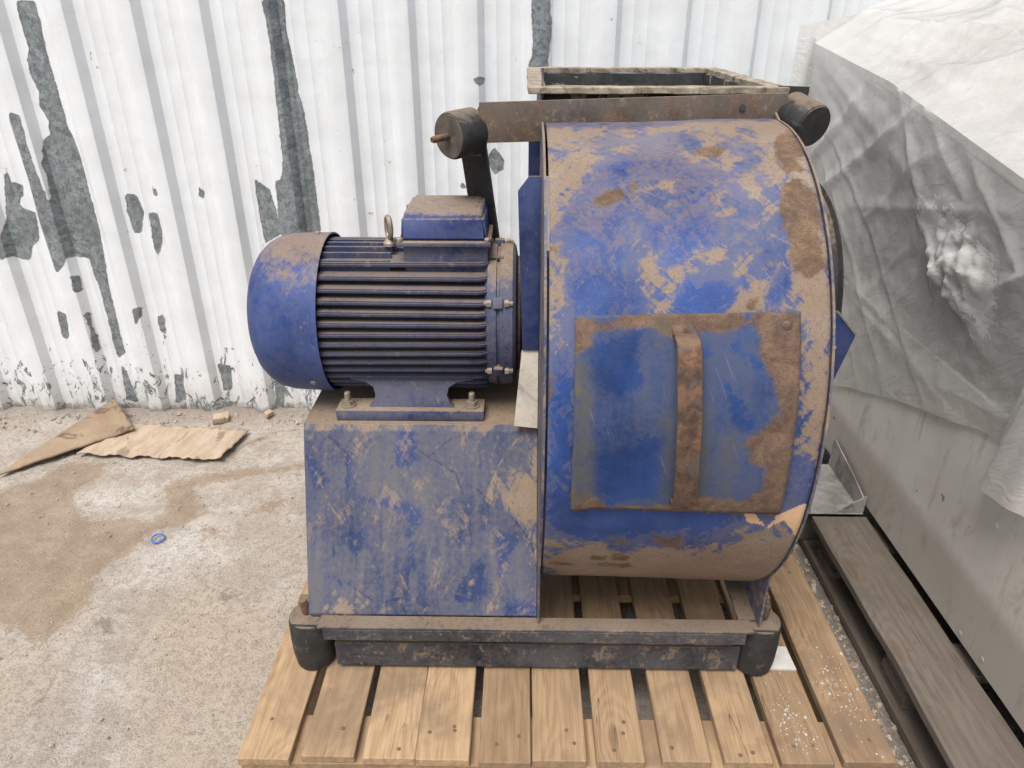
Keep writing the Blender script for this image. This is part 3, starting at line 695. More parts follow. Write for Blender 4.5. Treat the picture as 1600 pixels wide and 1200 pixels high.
def build_scroll():
    ths = np.concatenate([np.arange(-8, 180, 0.75), np.arange(180, 271, 3)])
    xs = np.linspace(XL + 0.004, XR - 0.004, 73)
    pts, arc = [], []
    for t in ths:
        for x in xs:
            fl = (x - XL) / (XR - XL)
            off = -0.010 * (1 - fl)                                  # the band is a touch smaller at the motor side
            off += 0.0022 * mn.noise((x * 6, t * 0.05, 0.3)) + 0.001 * mn.noise((x * 22, t * 0.2, 1.0))
            y, z = spt(t, off)
            pts.append((x, y, z)); arc.append((x, R(t) * 0.48))
    me = grid_mesh(np.array(pts), len(ths), len(xs)); A = np.array(arc)
    me.flip_normals()
    set_attr(me, 'dust', sdf(A, SC_DUST, 0.06)); set_attr(me, 'rust', sdf(A, SC_RUST, 0.06))
    set_attr(me, 'chip', sdf(A, SC_CHIP, 0.06)); set_attr(me, 'clean', sdf(A, SC_CLEAN, 0.06))
    set_vec(me, 'pat', np.concatenate([A, np.zeros((len(A), 1))], 1))
    o = link_mesh('scroll_housing', me, 'scroll', fan, True)
    o['label'] = 'curved blue scroll band caked with tan dust and rust'
    s = o.modifiers.new('thickness', 'SOLIDIFY'); s.thickness = 0.004; s.offset = -1
    # the two side plates
    for x0, x1, lip, tab, nm in ((XL - 0.004, XL, 0.004, True, 'side_plate'), (XR, XR + 0.004, 0.003, False, 'side_plate')):
        poly = [spt(t, lip - (0.0115 if tab else 0)) for t in range(4, 131, 3)]
        poly = [(y, z) for y, z in poly]
        yf = 1.062
        poly = [p for p in poly if not (p[1] < 0.45 and p[0] < yf)] + [(yf, 0.40), (yf, 0.277), (1.92, 0.277), (1.92, 0.34)]
        poly += [spt(t, lip) for t in range(236, 271, 4)] + [(2.03, 1.21), (1.50, 1.21)]
        if tab: poly += [(1.50, 1.262), (1.487, 1.262), (1.487, spt(4)[1])]
        bm = bmesh.new(); add_prism(bm, poly, 'X', x0, x1)
        obj(nm, bm, 'rim', fan, 30)
build_scroll()

def build_panel():
    # curved access cover screwed on the band: arc 0.55..0.875, x 0.080..0.415
    a0, a1, x0, x1 = 0.548, 0.875, 0.080, 0.418
    nu, nv = 60, 60
    pts, A = [], []
    for i in range(nu):
        for j in range(nv):
            fx = j / (nv - 1); fa = i / (nu - 1)
            a = a0 + (a1 - a0) * fa - 0.008 * fx * (1 - fa)
            x = x0 + (x1 - x0) * fx + 0.0012 * mn.noise((fa * 9, 0, 2)) + (0.004 * fa if fx > 0.5 else 0)
            off = 0.0085 + 0.007 * max(0, 0.12 - fx) / 0.12 * fa * fa + 0.0018 * mn.noise((fx * 2, fa * 2, 4.0))
            y, z = spt(math.degrees(a / 0.48), off - 0.010 * (1 - (x - XL) / (XR - XL)) + 0.002)
            pts.append((x, y, z)); A.append((x, a))
    me = grid_mesh(np.array(pts), nu, nv); me.flip_normals(); A = np.array(A)
    set_attr(me, 'rust', sdf(A, PN_RUST, 0.06)); set_attr(me, 'olive', sdf(A, PN_OLIVE, 0.06)); set_attr(me, 'clean', sdf(A, PN_CLEAN, 0.06))
    set_vec(me, 'pat', np.concatenate([A, np.zeros((len(A), 1))], 1))
    p = link_mesh('access_panel', me, 'panel', fan, True)
    p['label'] = 'square access cover with rusted right side'
    s = p.modifiers.new('thickness', 'SOLIDIFY'); s.thickness = 0.004; s.offset = -1
    # strap handle
    def at(a, x, off):
        y, z = spt(math.degrees(a / 0.48), off - 0.010 * (1 - (x - XL) / (XR - XL)) + 0.002); return Vector((x, y, z))
    path = [(0.562, .009), (0.574, .0115), (0.579, .024), (0.586, .036), (0.598, .042), (0.70, .043), (0.82, .042), (0.836, .036), (0.843, .024), (0.848, .0115), (0.860, .009)]
    bm = bmesh.new(); th = 0.005
    rows = []
    for k, (a, off) in enumerate(path):
        xc = 0.2445 + (a - 0.566) / 0.292 * 0.014
        rows.append([bm.verts.new(at(a, xc - 0.0185, off)), bm.verts.new(at(a, xc + 0.0185, off)), bm.verts.new(at(a, xc + 0.0185, off + th)), bm.verts.new(at(a, xc - 0.0185, off + th))])
    for A_, B_ in zip(rows, rows[1:]):
        for k in range(4): bm.faces.new((A_[k], A_[(k + 1) % 4], B_[(k + 1) % 4], B_[k]))
    bm.faces.new(rows[0]); bm.faces.new(rows[-1][::-1])
    bmesh.ops.recalc_face_normals(bm, faces=bm.faces)
    bmesh.ops.bevel(bm, geom=[e for e in bm.edges if e.calc_face_angle(0) > 1.2], offset=0.0015, segments=1, affect='EDGES')
    h = obj('handle', bm, 'rust', p, 40); h['label'] = 'rusty bent flat strap handle'
    for a, x in ((0.566, 0.092), (0.562, 0.397), (0.857, 0.100), (0.857, 0.405)):
        c = at(a, x, 0.0098); n = Vector((0, -math.sin(a / 0.48), math.cos(a / 0.48)))
        bm = bmesh.new()
        if x > 0.3 and a < 0.7: add_lathe(bm, [(0, 0.0085), (0.003, 0.0082), (0.006, 0.005), (0.0065, 0.0005)], c, n, 16)
        else: add_lathe(bm, [(0.0012, 0.0032), (0.002, 0.0036), (0.002, 0.0062), (0, 0.0066)], c, n, 16)
        obj('screw', bm, 'steel' if a < 0.56 else 'rust', p, 40)
build_panel()

def build_fan_rest():
    # outlet duct and its flange
    oy0, oy1, ox0, ox1 = 1.50, 2.04, XL, XR
    bm = bmesh.new()
    for a in ((ox0 + .001, ox0 + .006, oy0, oy1), (ox1 - .006, ox1 - .001, oy0, oy1), (ox0 + .006, ox1 - .006, oy0, oy0 + .005), (ox0 + .006, ox1 - .006, oy1 - .005, oy1)):
        add_box(bm, a[0], a[1], a[2], a[3], 1.06, 1.217)
    d = obj('outlet_duct', bm, 'duct', fan)
    f = 0.030; z0, z1 = 1.2175, 1.2300
    rects = ((ox0 - f, ox1 + f, oy0 - f, oy0 + .004), (ox0 - f, ox1 + f, oy1 - .004, oy1 + f), (ox0 - f, ox0 + .004, oy0 + .0045, oy1 - .0045), (ox1 - .004, ox1 + f, oy0 + .0045, oy1 - .0045))
    for k, (a, b, c, e) in enumerate(rects):
        bm = bmesh.new(); add_box(bm, a, b, c, e, z0, z1, 0.0015)
        bmesh.ops.subdivide_edges(bm, edges=[x for x in bm.edges if x.calc_length() > 0.2], cuts=30, use_grid_fill=True)
        for v in bm.verts: v.co += Vector((0.002 * mn.noise(v.co * 30), 0.0025 * mn.noise(v.co * 40 + Vector((5, 0, 0))), 0.0016 * mn.noise(v.co * 20 + Vector((0, 9, 0)))))
        fo = obj('flange_strip', bm, 'flange', d)
    # upper mounting angle
    bm = bmesh.new(); xa, xb = -0.085, 0.490
    sh = Matrix.Shear('XY', 4, (0, 0))
    add_prism(bm, [(1.452, 1.141), (1.496, 1.141), (1.496, 1.146), (1.457, 1.146), (1.457, 1.150), (1.452, 1.150)], 'X', xa, xb)
    add_prism(bm, [(1.4465, 1.140), (1.4518, 1.140), (1.4518, 1.2135), (1.4465, 1.2135)], 'X', xa, xb, 0.001)
    for v in bm.verts: v.co.z += (v.co.x - 0.2) * 0.030
    b = obj('mounting_angle', bm, 'rusty', fan); b['label'] = 'rusty angle bar across the outlet neck'
    bm = bmesh.new(); add_lathe(bm, [(0, 0.006), (0.0025, 0.006)], (0.408, 1.4455, 1.197), (0, -1, 0), 14)
    obj('bolt_hole', bm, 'duct', b)
    # upper rubber mounts, splayed outward
    def mount(c, ax, length, r, stud):
        ax = Vector(ax).normalized(); c = Vector(c)
        bm = bmesh.new(); add_lathe(bm, [(0, r * .96), (0.003, r), (length - .004, r), (length, r * .96)], c, ax, 36)
        m_ = obj('rubber_mount', bm, 'rubber', fan)
        bm = bmesh.new(); add_lathe(bm, [(0.0005, r * .93), (0.003, r * .92)], c + ax * length, ax, 32); obj('end_plate', bm, stud and 'rubber_face' or 'rubber', m_)
        if stud:
            bm = bmesh.new(); add_lathe(bm, [(0, .0065), (0.036, .0065), (0.040, .005)], c + ax * (length + .003), ax, 14); obj('stud', bm, 'rust', m_)
    mount((-0.098, 1.478, 1.150), (-0.68, -0.70, -0.06), 0.062, 0.044, True)
    mount((0.505, 1.475, 1.185), (0.42, -0.84, -0.25), 0.068, 0.040, False)
    # bracket plates behind the mounts
    bm = bmesh.new(); add_prism(bm, [(-0.122, 1.188), (-0.105, 1.182), (-0.092, 1.184), (-0.085, 1.20), (-0.085, 1.10), (-0.122, 1.10)], 'Y', 1.490, 1.495); obj('mount_plate', bm, 'rusty', fan)
    bm = bmesh.new(); add_prism(bm, [(0.482, 1.232), (0.540, 1.230), (0.540, 1.16), (0.482, 1.15)], 'Y', 1.482, 1.487); obj('mount_plate', bm, 'black', fan)
    # dark brace from the left mount down behind the motor
    bm = bmesh.new()
    top = [(-0.128, 1.12), (-0.078, 1.125)]; bot = [(-0.062, 0.62), (-0.012, 0.62)]
    add_prism(bm, [bot[0], bot[1], top[1], top[0]], 'Y', 1.500, 1.506)
    add_prism(bm, [(bot[1][0] - .005, .62), (bot[1][0], .62), top[1], (top[1][0] - .005, 1.125)], 'Y', 1.5065, 1.55)
    obj('brace', bm, 'black', fan)
    # vertical blue post between brace and side plate
    bm = bmesh.new(); add_box(bm, 0.010, 0.032, 1.560, 1.60, 0.62, 1.19, 0.001); obj('post', bm, 'blue', fan)
    # stiffener standing off the side plate, with a sloping dusty foot
    bm = bmesh.new(); add_prism(bm, [(0.0315, 1.098), (0.010, 1.098), (-0.010, 1.072), (0.000, 0.762), (0.0315, 0.762)], 'Y', 1.300, 1.305, 0.0006)
    st = obj('stiffener', bm, 'blue', fan)
    bm = bmesh.new()
    vs = [(-0.001, 1.304, 0.761), (0.0315, 1.304, 0.761), (0.0315, 1.262, 0.607), (-0.016, 1.262, 0.612)]
    A = [bm.verts.new(v) for v in vs]; B = [bm.verts.new((v[0], v[1] + 0.005, v[2] - 0.002)) for v in vs]
    bm.faces.new(A); bm.faces.new(B[::-1])
    for k in range(4): bm.faces.new((A[k], B[k], B[(k + 1) % 4], A[(k + 1) % 4]))
    bmesh.ops.recalc_face_normals(bm, faces=bm.faces)
    obj('foot_plate', bm, 'dustysteel', st)
    # inlet collar on the far side
    bm = bmesh.new(); add_lathe(bm, [(0, .235), (0.05, .232), (0.078, .230), (0.083, .236), (0.088, .230), (0.086, .215), (0.02, .20)], (XR + .0055, 1.43, 0.835), (1, 0, 0), 72, False); obj('inlet_collar', bm, 'black', fan)
    # chipped gusset on the right plate
    bm = bmesh.new(); add_prism(bm, [(0.4755, 0.935), (0.497, 0.932), (0.535, 0.892), (0.512, 0.795), (0.4755, 0.775)], 'Y', 1.078, 1.084, 0.0008)
    g = obj('gusset', bm, 'blue', fan); g['label'] = 'blue gusset with chipped paint'
    bm = bmesh.new(); add_prism(bm, [(0.484, 0.872), (0.500, 0.881), (0.508, 0.872), (0.497, 0.852), (0.487, 0.856)], 'Y', 1.0768, 1.0778); obj('paint_chip', bm, 'chipped', g)
    bm = bmesh.new(); add_prism(bm, [(0.498, 0.931), (0.5345, 0.8925), (0.5365, 0.8945), (0.500, 0.9335)], 'Y', 1.0772, 1.0845); obj('worn_edge', bm, 'steel', g)

    # pedestal: front face leans out towards its foot
    yb, yt, zb, zt = 1.080, 1.284, 0.277, 0.600
    xl, xr = -0.450, 0.0322
    me_pts, A = [], []
    nu, nv = 220, 170
    for i in range(nu):
        for j in range(nv):
            fx = i / (nu - 1); fz = j / (nv - 1)
            z = zb + (zt - zb) * fz; y = yb + (yt - yb) * fz
            x = (xl + 0.024 * (1 - fz)) + (xr - xl - 0.024 * (1 - fz)) * fx
            bulge = 0.004 * mn.noise((fx * 2.3, fz * 2.1, 8.0)) * math.sin(math.pi * fx) * math.sin(math.pi * fz)
            if fz > 0.965: y += (fz - 0.965) / 0.035 * 0.004
            me_pts.append((x, y + bulge, z)); A.append((x, z))
    me = grid_mesh(np.array(me_pts), nu, nv); A = np.array(A)
    set_attr(me, 'dust', sdf(A, PD_DUST, 0.06)); set_attr(me, 'clean', sdf(A, PD_CLEAN, 0.06)); set_attr(me, 'line', line_dist(A, PD_LINES)); set_vec(me, 'pat', np.concatenate([A, np.zeros((len(A), 1))], 1))
    ped = link_mesh('pedestal', me, 'pedestal', fan, True)
    ped['label'] = 'dusty blue sheet steel motor pedestal'
    s = ped.modifiers.new('thickness', 'SOLIDIFY'); s.thickness = 0.004; s.offset = -1
    bm = bmesh.new(); add_box(bm, xl - .001, xr, yt + 0.0045, 1.66, zt - 0.006, zt, 0.001); obj('top_plate', bm, 'foot_blue', ped)
    bm = bmesh.new(); add_prism(bm, [(yb + .006, zb), (1.82, zb), (1.655, zt - .0065), (yt + .006, zt - .0065)], 'X', xl + .003, xl + .008)
    for v in bm.verts: v.co.x += 0.024 * (zt - v.co.z) / (zt - zb)
    obj('side_sheet', bm, 'pedestal', ped)
    # base frame of angle iron on rubber feet
    zt2 = 0.276
    fx0, fx1, fy0, fy1 = -0.452, 0.505, 1.045, 1.86
    def rail(nm, b1, b2, mat='frame'):
        bm = bmesh.new(); add_box(bm, *b1, 0.0012); add_box(bm, *b2, 0.0012)
        for v in bm.verts: v.co += Vector((0, 0.0012 * mn.noise(v.co * 9), 0))
        return obj(nm, bm, mat, fan)
    rail('frame_rail', (-0.402, 0.458, fy0, fy0 + .034, zt2 - .006, zt2), (-0.392, 0.444, fy0 + .0005, fy0 + .006, zt2 - .034, zt2 - .0065))
    rail('frame_rail', (-0.402, 0.458, fy1 - .034, fy1, zt2 - .006, zt2), (fx0 + .035, fx1 - .04, fy1 - .006, fy1 - .0005, zt2 - .030, zt2 - .0065))
    rail('frame_rail', (fx0 + .030, fx0 + .085, fy0 + .0345, fy1 - .0345, zt2 - .006, zt2 - .0003), (fx0 + .031, fx0 + .037, fy0 + .0345, fy1 - .0345, zt2 - .030, zt2 - .0065))
    rail('frame_rail', (fx1 - .070, fx1 - .020, fy0 + .0345, fy1 - .0345, zt2 - .006, zt2 - .0003), (fx1 - .027, fx1 - .021, fy0 + .0345, fy1 - .0345, zt2 - .030, zt2 - .0065))
    # lower skirt bars lying close to the planks
    for y in (1.066, 1.834):
        bm = bmesh.new(); add_box(bm, -0.378, 0.445, y, y + .006, 0.150, 0.213, 0.001); add_box(bm, -0.378, 0.445, y + .0065, y + .05, 0.150, 0.156, 0.001)
        for v in bm.verts: v.co.z += 0.0025 * mn.noise((v.co.x * 4, 0, y))
        obj('lower_bar', bm, 'frame', fan)
    # ear plates and rubber feet with studs
    for k, (x, y) in enumerate(((-0.430, 1.094), (0.484, 1.094), (-0.430, 1.815), (0.484, 1.815))):
        sx = -1 if x < 0 else 1
        bm = bmesh.new(); add_prism(bm, [(x - .026 - .012 * (sx > 0), y - .034), (x + .026 + .012 * (sx < 0), y - .036), (x + .032 + .008 * (sx < 0), y + .05), (x - .032 - .008 * (sx > 0), y + .05)], 'Z', zt2 - .0125, zt2 - .0065, 0.001)
        obj('ear_plate', bm, 'frame', fan)
        bm = bmesh.new(); add_lathe(bm, [(0, .034), (0.005, .039), (0.03, .0425), (0.07, .0435), (0.112, .0425), (0.122, .040), (0.123, .030)], (x, y, PT + .0005), (0, 0, 1), 40)
        ft = obj('rubber_foot', bm, 'rubber', fan)
        bm = bmesh.new(); add_lathe(bm, [(0, .0085), (0.028, .0085), (0.032, .0068)], (x + sx * .004, y - .004, zt2 - .002), (0.10 * sx, -0.05, 1), 14); obj('stud', bm, 'rust', ft)
    bm = bmesh.new(); add_prism(bm, [(1.075, 0.2775), (1.14, 0.2775), (1.075, 0.345)], 'X', 0.4755, 0.4815); obj('gusset', bm, 'frame', fan)
build_fan_rest()

def build_motor():
    AX = Vector((0, FC[0], 0.782))
    cx0 = -0.400
    Rm = 0.158
    # core cylinder
    bm = bmesh.new(); add_lathe(bm, [(-0.415, 0.10), (-0.41, 0.128), (-0.075, 0.128), (-0.07, 0.10)], AX, (1, 0, 0), 64)
    mot = obj('electric_motor', bm, 'fin', fan); mot['label'] = 'dusty blue finned electric motor'
    # horizontal cooling fins on the flanks, upright ones above and below
    k = 0
    zs = [(-0.131 + 0.0202 * i) for i in range(14)]
    for z in zs:
        for side in (-1, 1):
            xin = math.sqrt(max(0.128 ** 2 - z * z, 0.02 ** 2)) - 0.006
            xout = math.sqrt(max(Rm ** 2 - z * z, 0.0)) - 0.001
            if xout - xin < 0.006: continue
            bm = bmesh.new()
            t = 0.0056
            x0, x1 = -0.402, -0.066
            prof = [(x0, xin), (x1, xin), (x1, xout - 0.014), (x1 - 0.006, xout - 0.004), (x1 - 0.020, xout), (x0, xout)]
            add_prism(bm, [(a, side * b) for a, b in prof], 'Z', z - t, z + t)
            for v in bm.verts:
                f = (abs(v.co.y) - xin) / (xout - xin)
                v.co.z = z + (v.co.z - z) * (1.12 - 0.3 * f) - 0.0015 * math.sin(v.co.x * 9 + z * 30)
            bmesh.ops.bevel(bm, geom=[e for e in bm.edges if e.calc_face_angle(0) > 0.8 and all(abs(v.co.y) > xin + 0.003 for v in e.verts)], offset=0.0026, segments=2, affect='EDGES')
            for v in bm.verts: v.co += Vector((0, AX.y, AX.z))
            obj('cooling_fin', bm, 'fin', mot, 50); k += 1
    for y in [(-0.075 + 0.021 * i) for i in range(8)]:
        for side in (-1, 1):
            if side == 1 and -0.09 < y < 0.09: xr_ = -0.262
            else: xr_ = -0.07
            zin = math.sqrt(0.128 ** 2 - y * y) - 0.006; zo = math.sqrt(Rm ** 2 - y * y)
            bm = bmesh.new(); add_box(bm, -0.402, xr_, AX.y + y - .003, AX.y + y + .003, AX.z + min(side * zin, side * zo), AX.z + max(side * zin, side * zo), 0.001); obj('cooling_fin', bm, 'fin', mot)
    # fan cover
    bm = bmesh.new()
    prof = [(-0.5600, 0.001), (-0.5600, 0.060), (-0.5575, 0.092), (-0.550, 0.116), (-0.539, 0.135), (-0.524, 0.150), (-0.506, 0.160), (-0.484, 0.1655), (-0.460, 0.167), (-0.398, 0.1685), (-0.398, 0.1655), (-0.455, 0.163)]
    add_lathe(bm, prof, AX, (1, 0, 0), 96, False)
    fc = obj('fan_cover', bm, 'cover', mot, 40); fc['label'] = 'rounded blue motor fan cover'
    for ang, x in ((-128, -0.428), (6, -0.425), (130, -0.425)):
        n = Vector((0, -math.sin(R(180 + ang)) if False else math.sin(R(ang)), math.cos(R(ang))))
        bm = bmesh.new(); add_lathe(bm, [(0, .0068), (0.0025, .0064), (0.0045, .004)], AX + Vector((x, 0, 0)) + n * 0.1675, n, 16); obj('screw', bm, 'steel', mot)
    # end shield, bearing flange and hub
    bm = bmesh.new()
    add_lathe(bm, [(-0.074, .10), (-0.074, .144), (-0.069, .151), (-0.052, .151), (-0.051, .146), (-0.046, .146), (-0.045, .152), (-0.020, .150), (-0.014, .143), (-0.010, .120), (-0.006, .085), (0.004, .080), (0.010, .070), (0.010, .03), (0.0325, .028), (0.0325, .001)], AX, (1, 0, 0), 72, False)
    obj('end_shield', bm, 'foot_blue', mot, 30)
    bm = bmesh.new(); add_lathe(bm, [(-0.0095, .122), (-0.0045, .120), (-0.004, .082)], AX, (1, 0, 0), 60, False); obj('flange_face', bm, 'rust', mot)
    for ang in (-62, -118, 60, 120, 5):
        n = Vector((0, math.sin(R(ang)), math.cos(R(ang))))
        c = AX + n * 0.153
        bm = bmesh.new(); q = Matrix.Translation(c + Vector((-0.048, 0, 0))) @ n.to_track_quat('Z', 'Y').to_matrix().to_4x4()
        add_box(bm, -0.011, 0.011, -0.010, 0.010, -0.012, 0.006, 0.003, 2)
        for v in bm.verts: v.co = q @ Vector((v.co.y, v.co.x, v.co.z))
        obj('bolt_lug', bm, 'foot_blue', mot)
        bm = bmesh.new(); add_lathe(bm, [(-0.030, .0045), (-0.026, .0045), (-0.0255, .0075), (-0.016, .0075)], c + Vector((-0.045, 0, 0)), (1, 0, 0), 6); obj('nut', bm, 'steel', mot, 20); bm = bmesh.new()
        add_lathe(bm, [(0.012, .0075), (0.020, .0075), (0.0205, .0045), (0.028, .0045)], c + Vector((-0.047, 0, 0)), (1, 0, 0), 6); obj('bolt', bm, 'steel', mot, 20)
    # mounting feet: base bars and webs
    zp = 0.6005
    for side, y0, y1 in ((-1, AX.y - .152, AX.y - .095), (1, AX.y + .095, AX.y + .152)):
        bm = bmesh.new(); add_box(bm, -0.385, -0.078, y0, y1, zp, zp + .024, 0.003, 2)
        ft = obj('motor_foot', bm, 'foot_blue', mot)
        bm = bmesh.new()
        yy = (y0 + .016, y0 + .030) if side < 0 else (y1 - .030, y1 - .016)
        pr_ = [(-0.318, zp + .0235), (-0.140, zp + .0235), (-0.150, zp + .032), (-0.156, zp + .048), (-0.152, zp + .064), (-0.135, zp + .075), (-0.100, zp + .080), (-0.100, zp + .125), (-0.355, zp + .125), (-0.355, zp + .080), (-0.325, zp + .075), (-0.308, zp + .064), (-0.304, zp + .048), (-0.309, zp + .032)]
        add_prism(bm, pr_, 'Y', *yy)
        for v in bm.verts: v.co.y += (-side) * (v.co.z - zp - .0235) * 0.30
        obj('foot_web', bm, 'foot_blue', mot)
        yc = (y0 + y1) / 2 - 0.012 * (-side)
        for x in (-0.362, -0.104):
            bm = bmesh.new(); yb_ = y0 + .022 if side < 0 else y1 - .022
            add_lathe(bm, [(0, .015), (0.003, .015)], (x, yb_, zp + .0242), (0, 0, 1), 20)
            add_lathe(bm, [(0.0032, .0115), (0.013, .0115)], (x, yb_, zp + .0242), (0, 0, 1), 6)
            add_lathe(bm, [(0.0132, .0065), (0.030, .0065), (0.032, .005)], (x, yb_, zp + .0242), (0, 0, 1), 12)
            obj('anchor_bolt', bm, 'steel', mot, 25)
    # dark underside cradle between the feet
    bm = bmesh.new(); add_box(bm, -0.33, -0.12, AX.y - .105, AX.y + .105, zp + .070, zp + .095, 0.004); obj('cradle', bm, 'fin', mot)
    # terminal box on top
    bx0, bx1, by0, by1 = -0.246, -0.062, AX.y - .088, AX.y + .075
    zb = AX.z + .128
    bm = bmesh.new(); add_box(bm, bx0 + .012, bx1 - .006, by0 + .012, by1 - .012, zb - .03, zb + .040, 0.004, 2); tb = obj('terminal_box', bm, 'foot_blue', mot); tb['label'] = 'blue terminal box with dust covered lid'
    bm = bmesh.new(); add_box(bm, bx0, bx1, by0, by1, zb + .0405, zb + .050, 0.003, 2); obj('lid_rim', bm, 'foot_blue', mot)
    bm = bmesh.new()
    lo = [(bx0 + .008, by0 + .010), (bx1 - .008, by0 + .010), (bx1 - .008, by1 - .010), (bx0 + .008, by1 - .010)]
    hi = [(bx0 + .020, by0 + .040), (bx1 - .030, by0 + .040), (bx1 - .020, by1 - .016), (bx0 + .020, by1 - .016)]
    zl, zh = zb + .0505, zb + .110
    mid = [(a[0] * .75 + b[0] * .25, a[1] * .75 + b[1] * .25) for a, b in zip(lo, hi)]
    L0 = [bm.verts.new((x, y, zl)) for x, y in lo]; L1 = [bm.verts.new((x, y, zl + .044)) for x, y in mid]; L2 = [bm.verts.new((x, y, zh - (0.006 if i < 2 else 0))) for i, (x, y) in enumerate(hi)]
    for A_, B_ in ((L0, L1), (L1, L2)):
        for i in range(4): bm.faces.new((A_[i], A_[(i + 1) % 4], B_[(i + 1) % 4], B_[i]))
    bm.faces.new(L2); bm.faces.new(L0[::-1])
    bmesh.ops.recalc_face_normals(bm, faces=bm.faces)
    bmesh.ops.bevel(bm, geom=[e for e in bm.edges], offset=0.005, segments=3, affect='EDGES')
    obj('box_lid', bm, 'blue', mot, 60)
    for x, y in ((bx0 + .007, by0 + .007), (bx1 - .007, by0 + .007), (bx0 + .007, by1 - .007), (bx1 - .007, by1 - .007)):
        back = y > AX.y
        bm = bmesh.new(); add_lathe(bm, [(0, .0065), (0.006, .0065), (0.008, .004)], (x, y, zb + .0502 + (0.030 if back else 0)), (0, 0, 1), 12)
        if back: add_lathe(bm, [(-0.030, .0085), (-0.0005, .0075)], (x, y, zb + .0805), (0, 0, 1), 12)
        obj('lid_screw', bm, 'steel', mot)
    bm = bmesh.new(); add_lathe(bm, [(0, .011), (0.014, .011)], (bx1 - .006, AX.y - .055, zb + .008), (1, 0, 0), 6); add_lathe(bm, [(0.014, .0075), (0.03, .0075)], (bx1 - .006, AX.y - .055, zb + .008), (1, 0, 0), 12); obj('cable_gland', bm, 'rubber', mot, 25)
    # lifting eye
    bm = bmesh.new(); ec = Vector((-0.268, AX.y - .03, AX.z + Rm + .034))
    add_tube(bm, [ec + Vector((0.010 * math.sin(t) * 0.6, -0.012 * math.sin(t) * 1.0, 0.021 * math.cos(t))) for t in [2 * math.pi * i / 24 for i in range(24)]], 0.0052, 10, True)
    add_lathe(bm, [(0, .013), (0.006, .013), (0.012, .008), (0.018, .006)], ec - Vector((0, 0, 0.036)), (0, 0, 1), 16)
    obj('lifting_eye', bm, 'steel', mot)
build_motor()

# ================================================================ wooden pallet under the blower
SL = [(-0.517, -0.421), (-0.402, -0.304), (-0.289, -0.192), (-0.191, -0.092), (-0.075, 0.021), (0.024, 0.123), (0.141, 0.229), (0.262, 0.35), (0.375, 0.462), (0.478, 0.574), (0.592, 0.689)]
def plank_mesh(bm, x0, x1, y0, y1, z0, z1, seed, along='Y', wob=0.0015):
    add_box(bm, x0, x1, y0, y1, z0, z1, 0.0016)
    ax = 1 if along == 'Y' else 0
    es = [e for e in bm.edges if abs((e.verts[0].co - e.verts[1].co)[ax]) > 0.5 * ((y1 - y0) if ax else (x1 - x0))]
    bmesh.ops.subdivide_edges(bm, edges=es, cuts=9, use_grid_fill=True)
    cx, cz = (x0 + x1) / 2, (z0 + z1) / 2
    for v in bm.verts:
        p = Vector((v.co.x * 3 + seed, v.co.y * 3, seed * 1.7))
        s = v.co.y if ax else v.co.x
        if ax: v.co.x += wob * mn.noise((s * 5, seed * 3.1, 1 if v.co.x > cx else 6))
        else: v.co.y += wob * mn.noise((s * 5, seed * 3.1, 1 if v.co.y > (y0 + y1) / 2 else 6))
nail_me = None
def build_pallet():
    global nail_me
    y0, y1 = 0.862, 1.862
    p = empty('wooden_pallet', (0.086, 1.36, 0), 'pale pine slatted pallet carrying the blue blower', 'pallet')
    bm = bmesh.new(); add_lathe(bm, [(0, .0042), (0.0012, .0040), (0.0016, .0022)], (0, 0, 0), (0, 0, 1), 10)
    nail_me = bpy.data.meshes.new('nail'); bm.to_mesh(nail_me); bm.free(); nail_me.materials.append(M['rust'])
    rn = random.Random(3)
    for i, (a, b) in enumerate(SL):
        e0 = y0 + rn.uniform(-.006, .006) + i * 0.0005
        bm = bmesh.new(); plank_mesh(bm, a, b, e0, y1 + rn.uniform(-.01, .01), 0.120, PT - (0 if i in (0, 9) else rn.uniform(0, .0012)), i + 1.0)
        pl = obj('plank', bm, 'wood', p)
        for yc in (0.905, 1.36, 1.815):
            for (fx, dy) in ((rn.uniform(.2, .4), rn.uniform(-.025, .02)), (rn.uniform(.62, .82), rn.uniform(-.025, .02)), (rn.uniform(.4, .7), .03 + rn.uniform(-.012, .012))):
                if rn.random() < 0.42: continue
                n = bpy.data.objects.new('nail', nail_me); col.objects.link(n); n.parent = pl
                n.location = Vector((a + (b - a) * fx, yc + dy, PT - 0.0012)) - world_loc(pl)
    for k, yc in enumerate((0.920, 1.362, 1.800)):
        bm = bmesh.new(); plank_mesh(bm, -0.517, 0.689, yc - .054, yc + .050, 0.098, 0.1195, 20 + k, 'X'); obj('cross_board', bm, 'wood', p)
        for x0 in (-0.517, 0.030, 0.589):
            bm = bmesh.new(); add_box(bm, x0, x0 + .10, yc - .05, yc + .046, 0.0205, 0.0975, 0.002); obj('block', bm, 'wood', p)
    for k, x0 in enumerate((-0.517, 0.030, 0.589)):
        bm = bmesh.new(); plank_mesh(bm, x0, x0 + .10, y0 + .01, y1 - .01, 0.001, 0.020, 40 + k); obj('bottom_board', bm, 'wood', p)
build_pallet()

